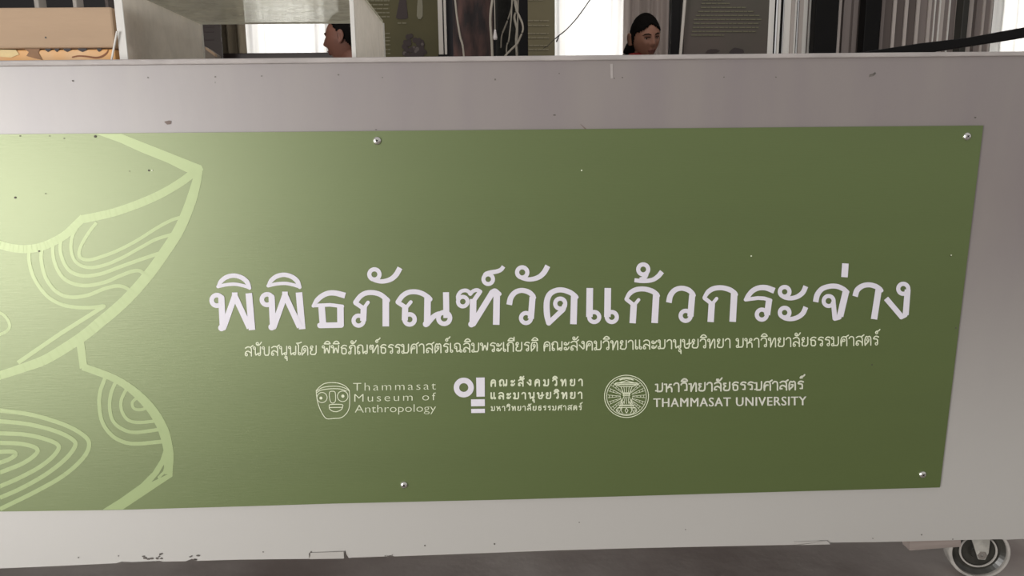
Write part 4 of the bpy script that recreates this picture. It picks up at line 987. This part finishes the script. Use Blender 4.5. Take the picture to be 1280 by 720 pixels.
# ------------------------------------------------------------------ acrylic riser on the counter
def ztab(x): return ztopL+(ztopR-ztopL)*(x-TL)/(TR-TL)
xl, xr = X(149, 1.05, 60), X(440, 1.05, 60); y0, y1 = 1.05, 1.345
zt_ = Z(340, 30, y1)
t = thing('acrylic_riser', ((xl+xr)/2, (y0+y1)/2, ztab((xl+xr)/2)), 'dusty clear acrylic riser with open front standing on the left of the counter', 'display stand')
for x, nm in ((xl, 'left'), (xr, 'right')):
    zb = ztab(x)
    top = zt_
    MB().box((x, y0+.002, zb+.001), (x+.005, y1-.002, top)).build('side_panel', M['acrylic_side'], t)
    MB().box((x-.0005, y0-(.0), zb+.001), (x+(.010 if nm == 'left' else .005), y0+.0019, top)).build('polished_edge', M['acrylic_edge'], t, label='polished edge coloured white for the light it pipes')
    MB().box((x, y1-.0019, zb+.001), (x+.0075, y1+.0005, top)).build('polished_edge', M['acrylic_edge'], t, label='polished edge coloured white for the light it pipes')
MB().box((xl, y0, zt_), (xr+.005, y1, zt_+.005)).build('top_panel', M['acrylic_top'], t)
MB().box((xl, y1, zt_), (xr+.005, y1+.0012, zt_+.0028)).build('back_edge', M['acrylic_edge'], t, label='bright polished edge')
# small clear sheet leaning at the left of it
a = P(137, 76, 1.045); b_ = P(145, 39, 1.045)
v = [(a[0], 1.045, ztab(a[0])+.001), (b_[0], 1.045, b_[2]), (b_[0]+.0015, 1.045, b_[2]), (a[0]+.0018, 1.045, ztab(a[0])+.001)]
t = thing('leaning_acrylic_strip', (a[0], 1.05, ztab(a[0])), 'thin clear plastic strip leaning between the boxes and the acrylic riser', 'strip')
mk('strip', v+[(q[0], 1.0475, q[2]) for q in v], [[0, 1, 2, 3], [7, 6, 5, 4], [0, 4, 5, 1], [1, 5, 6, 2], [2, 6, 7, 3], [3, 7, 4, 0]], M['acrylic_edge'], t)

# ------------------------------------------------------------------ the two boxes at the left
yb = 1.052
xr_, xl_ = X(143.5, yb, 50), X(-170, yb, 50)
zA, zB = Z(60, 60, yb), Z(60, 9, yb)
t = thing('printed_carton', ((xr_+xl_)/2, yb+.1, ztab(xl_)), 'low orange and yellow printed carton under the plain cardboard box', 'box')
zc0 = ztab(xr_)+.001
bevel(MB().box((xl_+.03, yb+.006, zc0), (xr_-.004, yb+.075, zA-.001)).build('carton_body', M['orange_card'], t), .002)
def mark(pts_, m, nm):
    V = [P(x, y, yb+.0052) for x, y in pts_]+[P(x, y, yb+.006) for x, y in pts_]; n = len(pts_)
    mk(nm, V, [list(range(n))[::-1], list(range(n, 2*n))]+[[i, (i+1) % n, n+(i+1) % n, n+i] for i in range(n)], m, t)
for x, r in ((60, 4), (71, 3), (84, 5), (103, 6), (124, 3)):
    mark([(x-r, 60.5), (x-r*.8, 63), (x, 65), (x+r*.8, 63), (x+r, 60.5)][::-1], M['print_dark'], 'cropped_letter')
sw = catmull([(90, 71.5), (98, 70), (108, 70.5), (120, 72), (128, 70), (134, 65), (135, 61)], 5)
mark([(x, y-.8-.5*i/len(sw)) for i, (x, y) in enumerate(sw)]+[(x, y+.8+.9*i/len(sw)) for i, (x, y) in list(enumerate(sw))[::-1]], M['print_brown'], 'brown_swoosh')
mark([(30, 61), (50, 61), (48, 66), (53, 75), (44, 73), (33, 70), (36, 65)][::-1], mat('brown_shading_print', (.30, .15, .06), .6, var=.3, scale=60), 'brown_patch')
mark([(0, 62), (20, 62.5), (24, 68), (14, 72), (0, 71)][::-1], mat('yellow_print', (.80, .62, .30), .6, var=.2, scale=60), 'yellow_patch')
t = thing('cardboard_box', ((xr_+xl_)/2, yb+.1, zA), 'plain brown cardboard box lying on the printed carton at the left', 'box')
bx = bevel(MB().box((xl_, yb, zA), (xr_+.0005, yb+.08, zB)).build('box_body', M['cardboard'], t), .003)
blot_ = P(57, 47, yb-.0004)
MB().tube([(blot_[0], yb-.0004, blot_[2]), (blot_[0], yb, blot_[2])], .0013, 8).build('pen_dot', M['grime'], t)
MB().box((xl_+.02, yb+.038, zB), (xr_-.02, yb+.042, zB+.0006)).build('flap_seam', M['grime'], t)
# small carton wedge and black round thing behind the riser's left panel
t = thing('paper_wedge', P(262, 70, 1.5), 'small grey-brown folded card wedge on the counter behind the riser', 'card')
q = [P(251, 56, 1.5), P(258, 60, 1.5), P(269, 68, 1.5), P(269, 76, 1.5), P(248, 76, 1.5)]
zt2 = ztab(q[0][0])+.0005
pl = [(v[0], max(v[2], zt2)) for v in q[:3]]+[(q[3][0], zt2), (q[4][0], zt2)]
MB().prism(pl[::-1], 'y', 1.5, 1.53).build('card', mat('grey_brown_card', (.26, .22, .18), .8, var=.2, scale=50), t)
MB().prism([(pl[1][0]-.001, pl[1][1]+.0012), (pl[2][0], pl[2][1]+.0012), (pl[2][0], pl[2][1]-.004), (pl[1][0]-.001, pl[1][1]-.003)][::-1], 'y', 1.498, 1.51).build('card_edge', M['cardboard'], t)
c = P(279, 82, 1.6); zt2 = ztab(c[0])+.0005
t = thing('round_lid', (c[0], 1.65, zt2), 'low round black domed lid with a small knob behind the paper wedge', 'lid')
mb = MB(); n = 32; k_ = 1.6/924
prof = [(0.0, 17), (8, 16.5), (16, 13), (21, 8), (23, 3), (23, 0)]
base = zt2
for r_, h_ in prof:
    for j in range(n): mb.v.append((c[0]+max(r_, .01)*k_*cos(2*pi*j/n), 1.66+max(r_, .01)*k_*sin(2*pi*j/n), base+h_*k_*.72))
for q_ in range(len(prof)-1):
    for j in range(n): mb.f.append([q_*n+j, (q_+1)*n+j, (q_+1)*n+(j+1) % n, q_*n+(j+1) % n])
mb.f.append([(len(prof)-1)*n+j for j in range(n)][::-1])
mb.build('dome', M['black'], t, smooth=True)
MB().tube([(c[0]-.004, 1.63, base+.0195), (c[0]-.004, 1.63, base+.0245)], [.004, .0025], 8).build('knob', M['steel'], t)
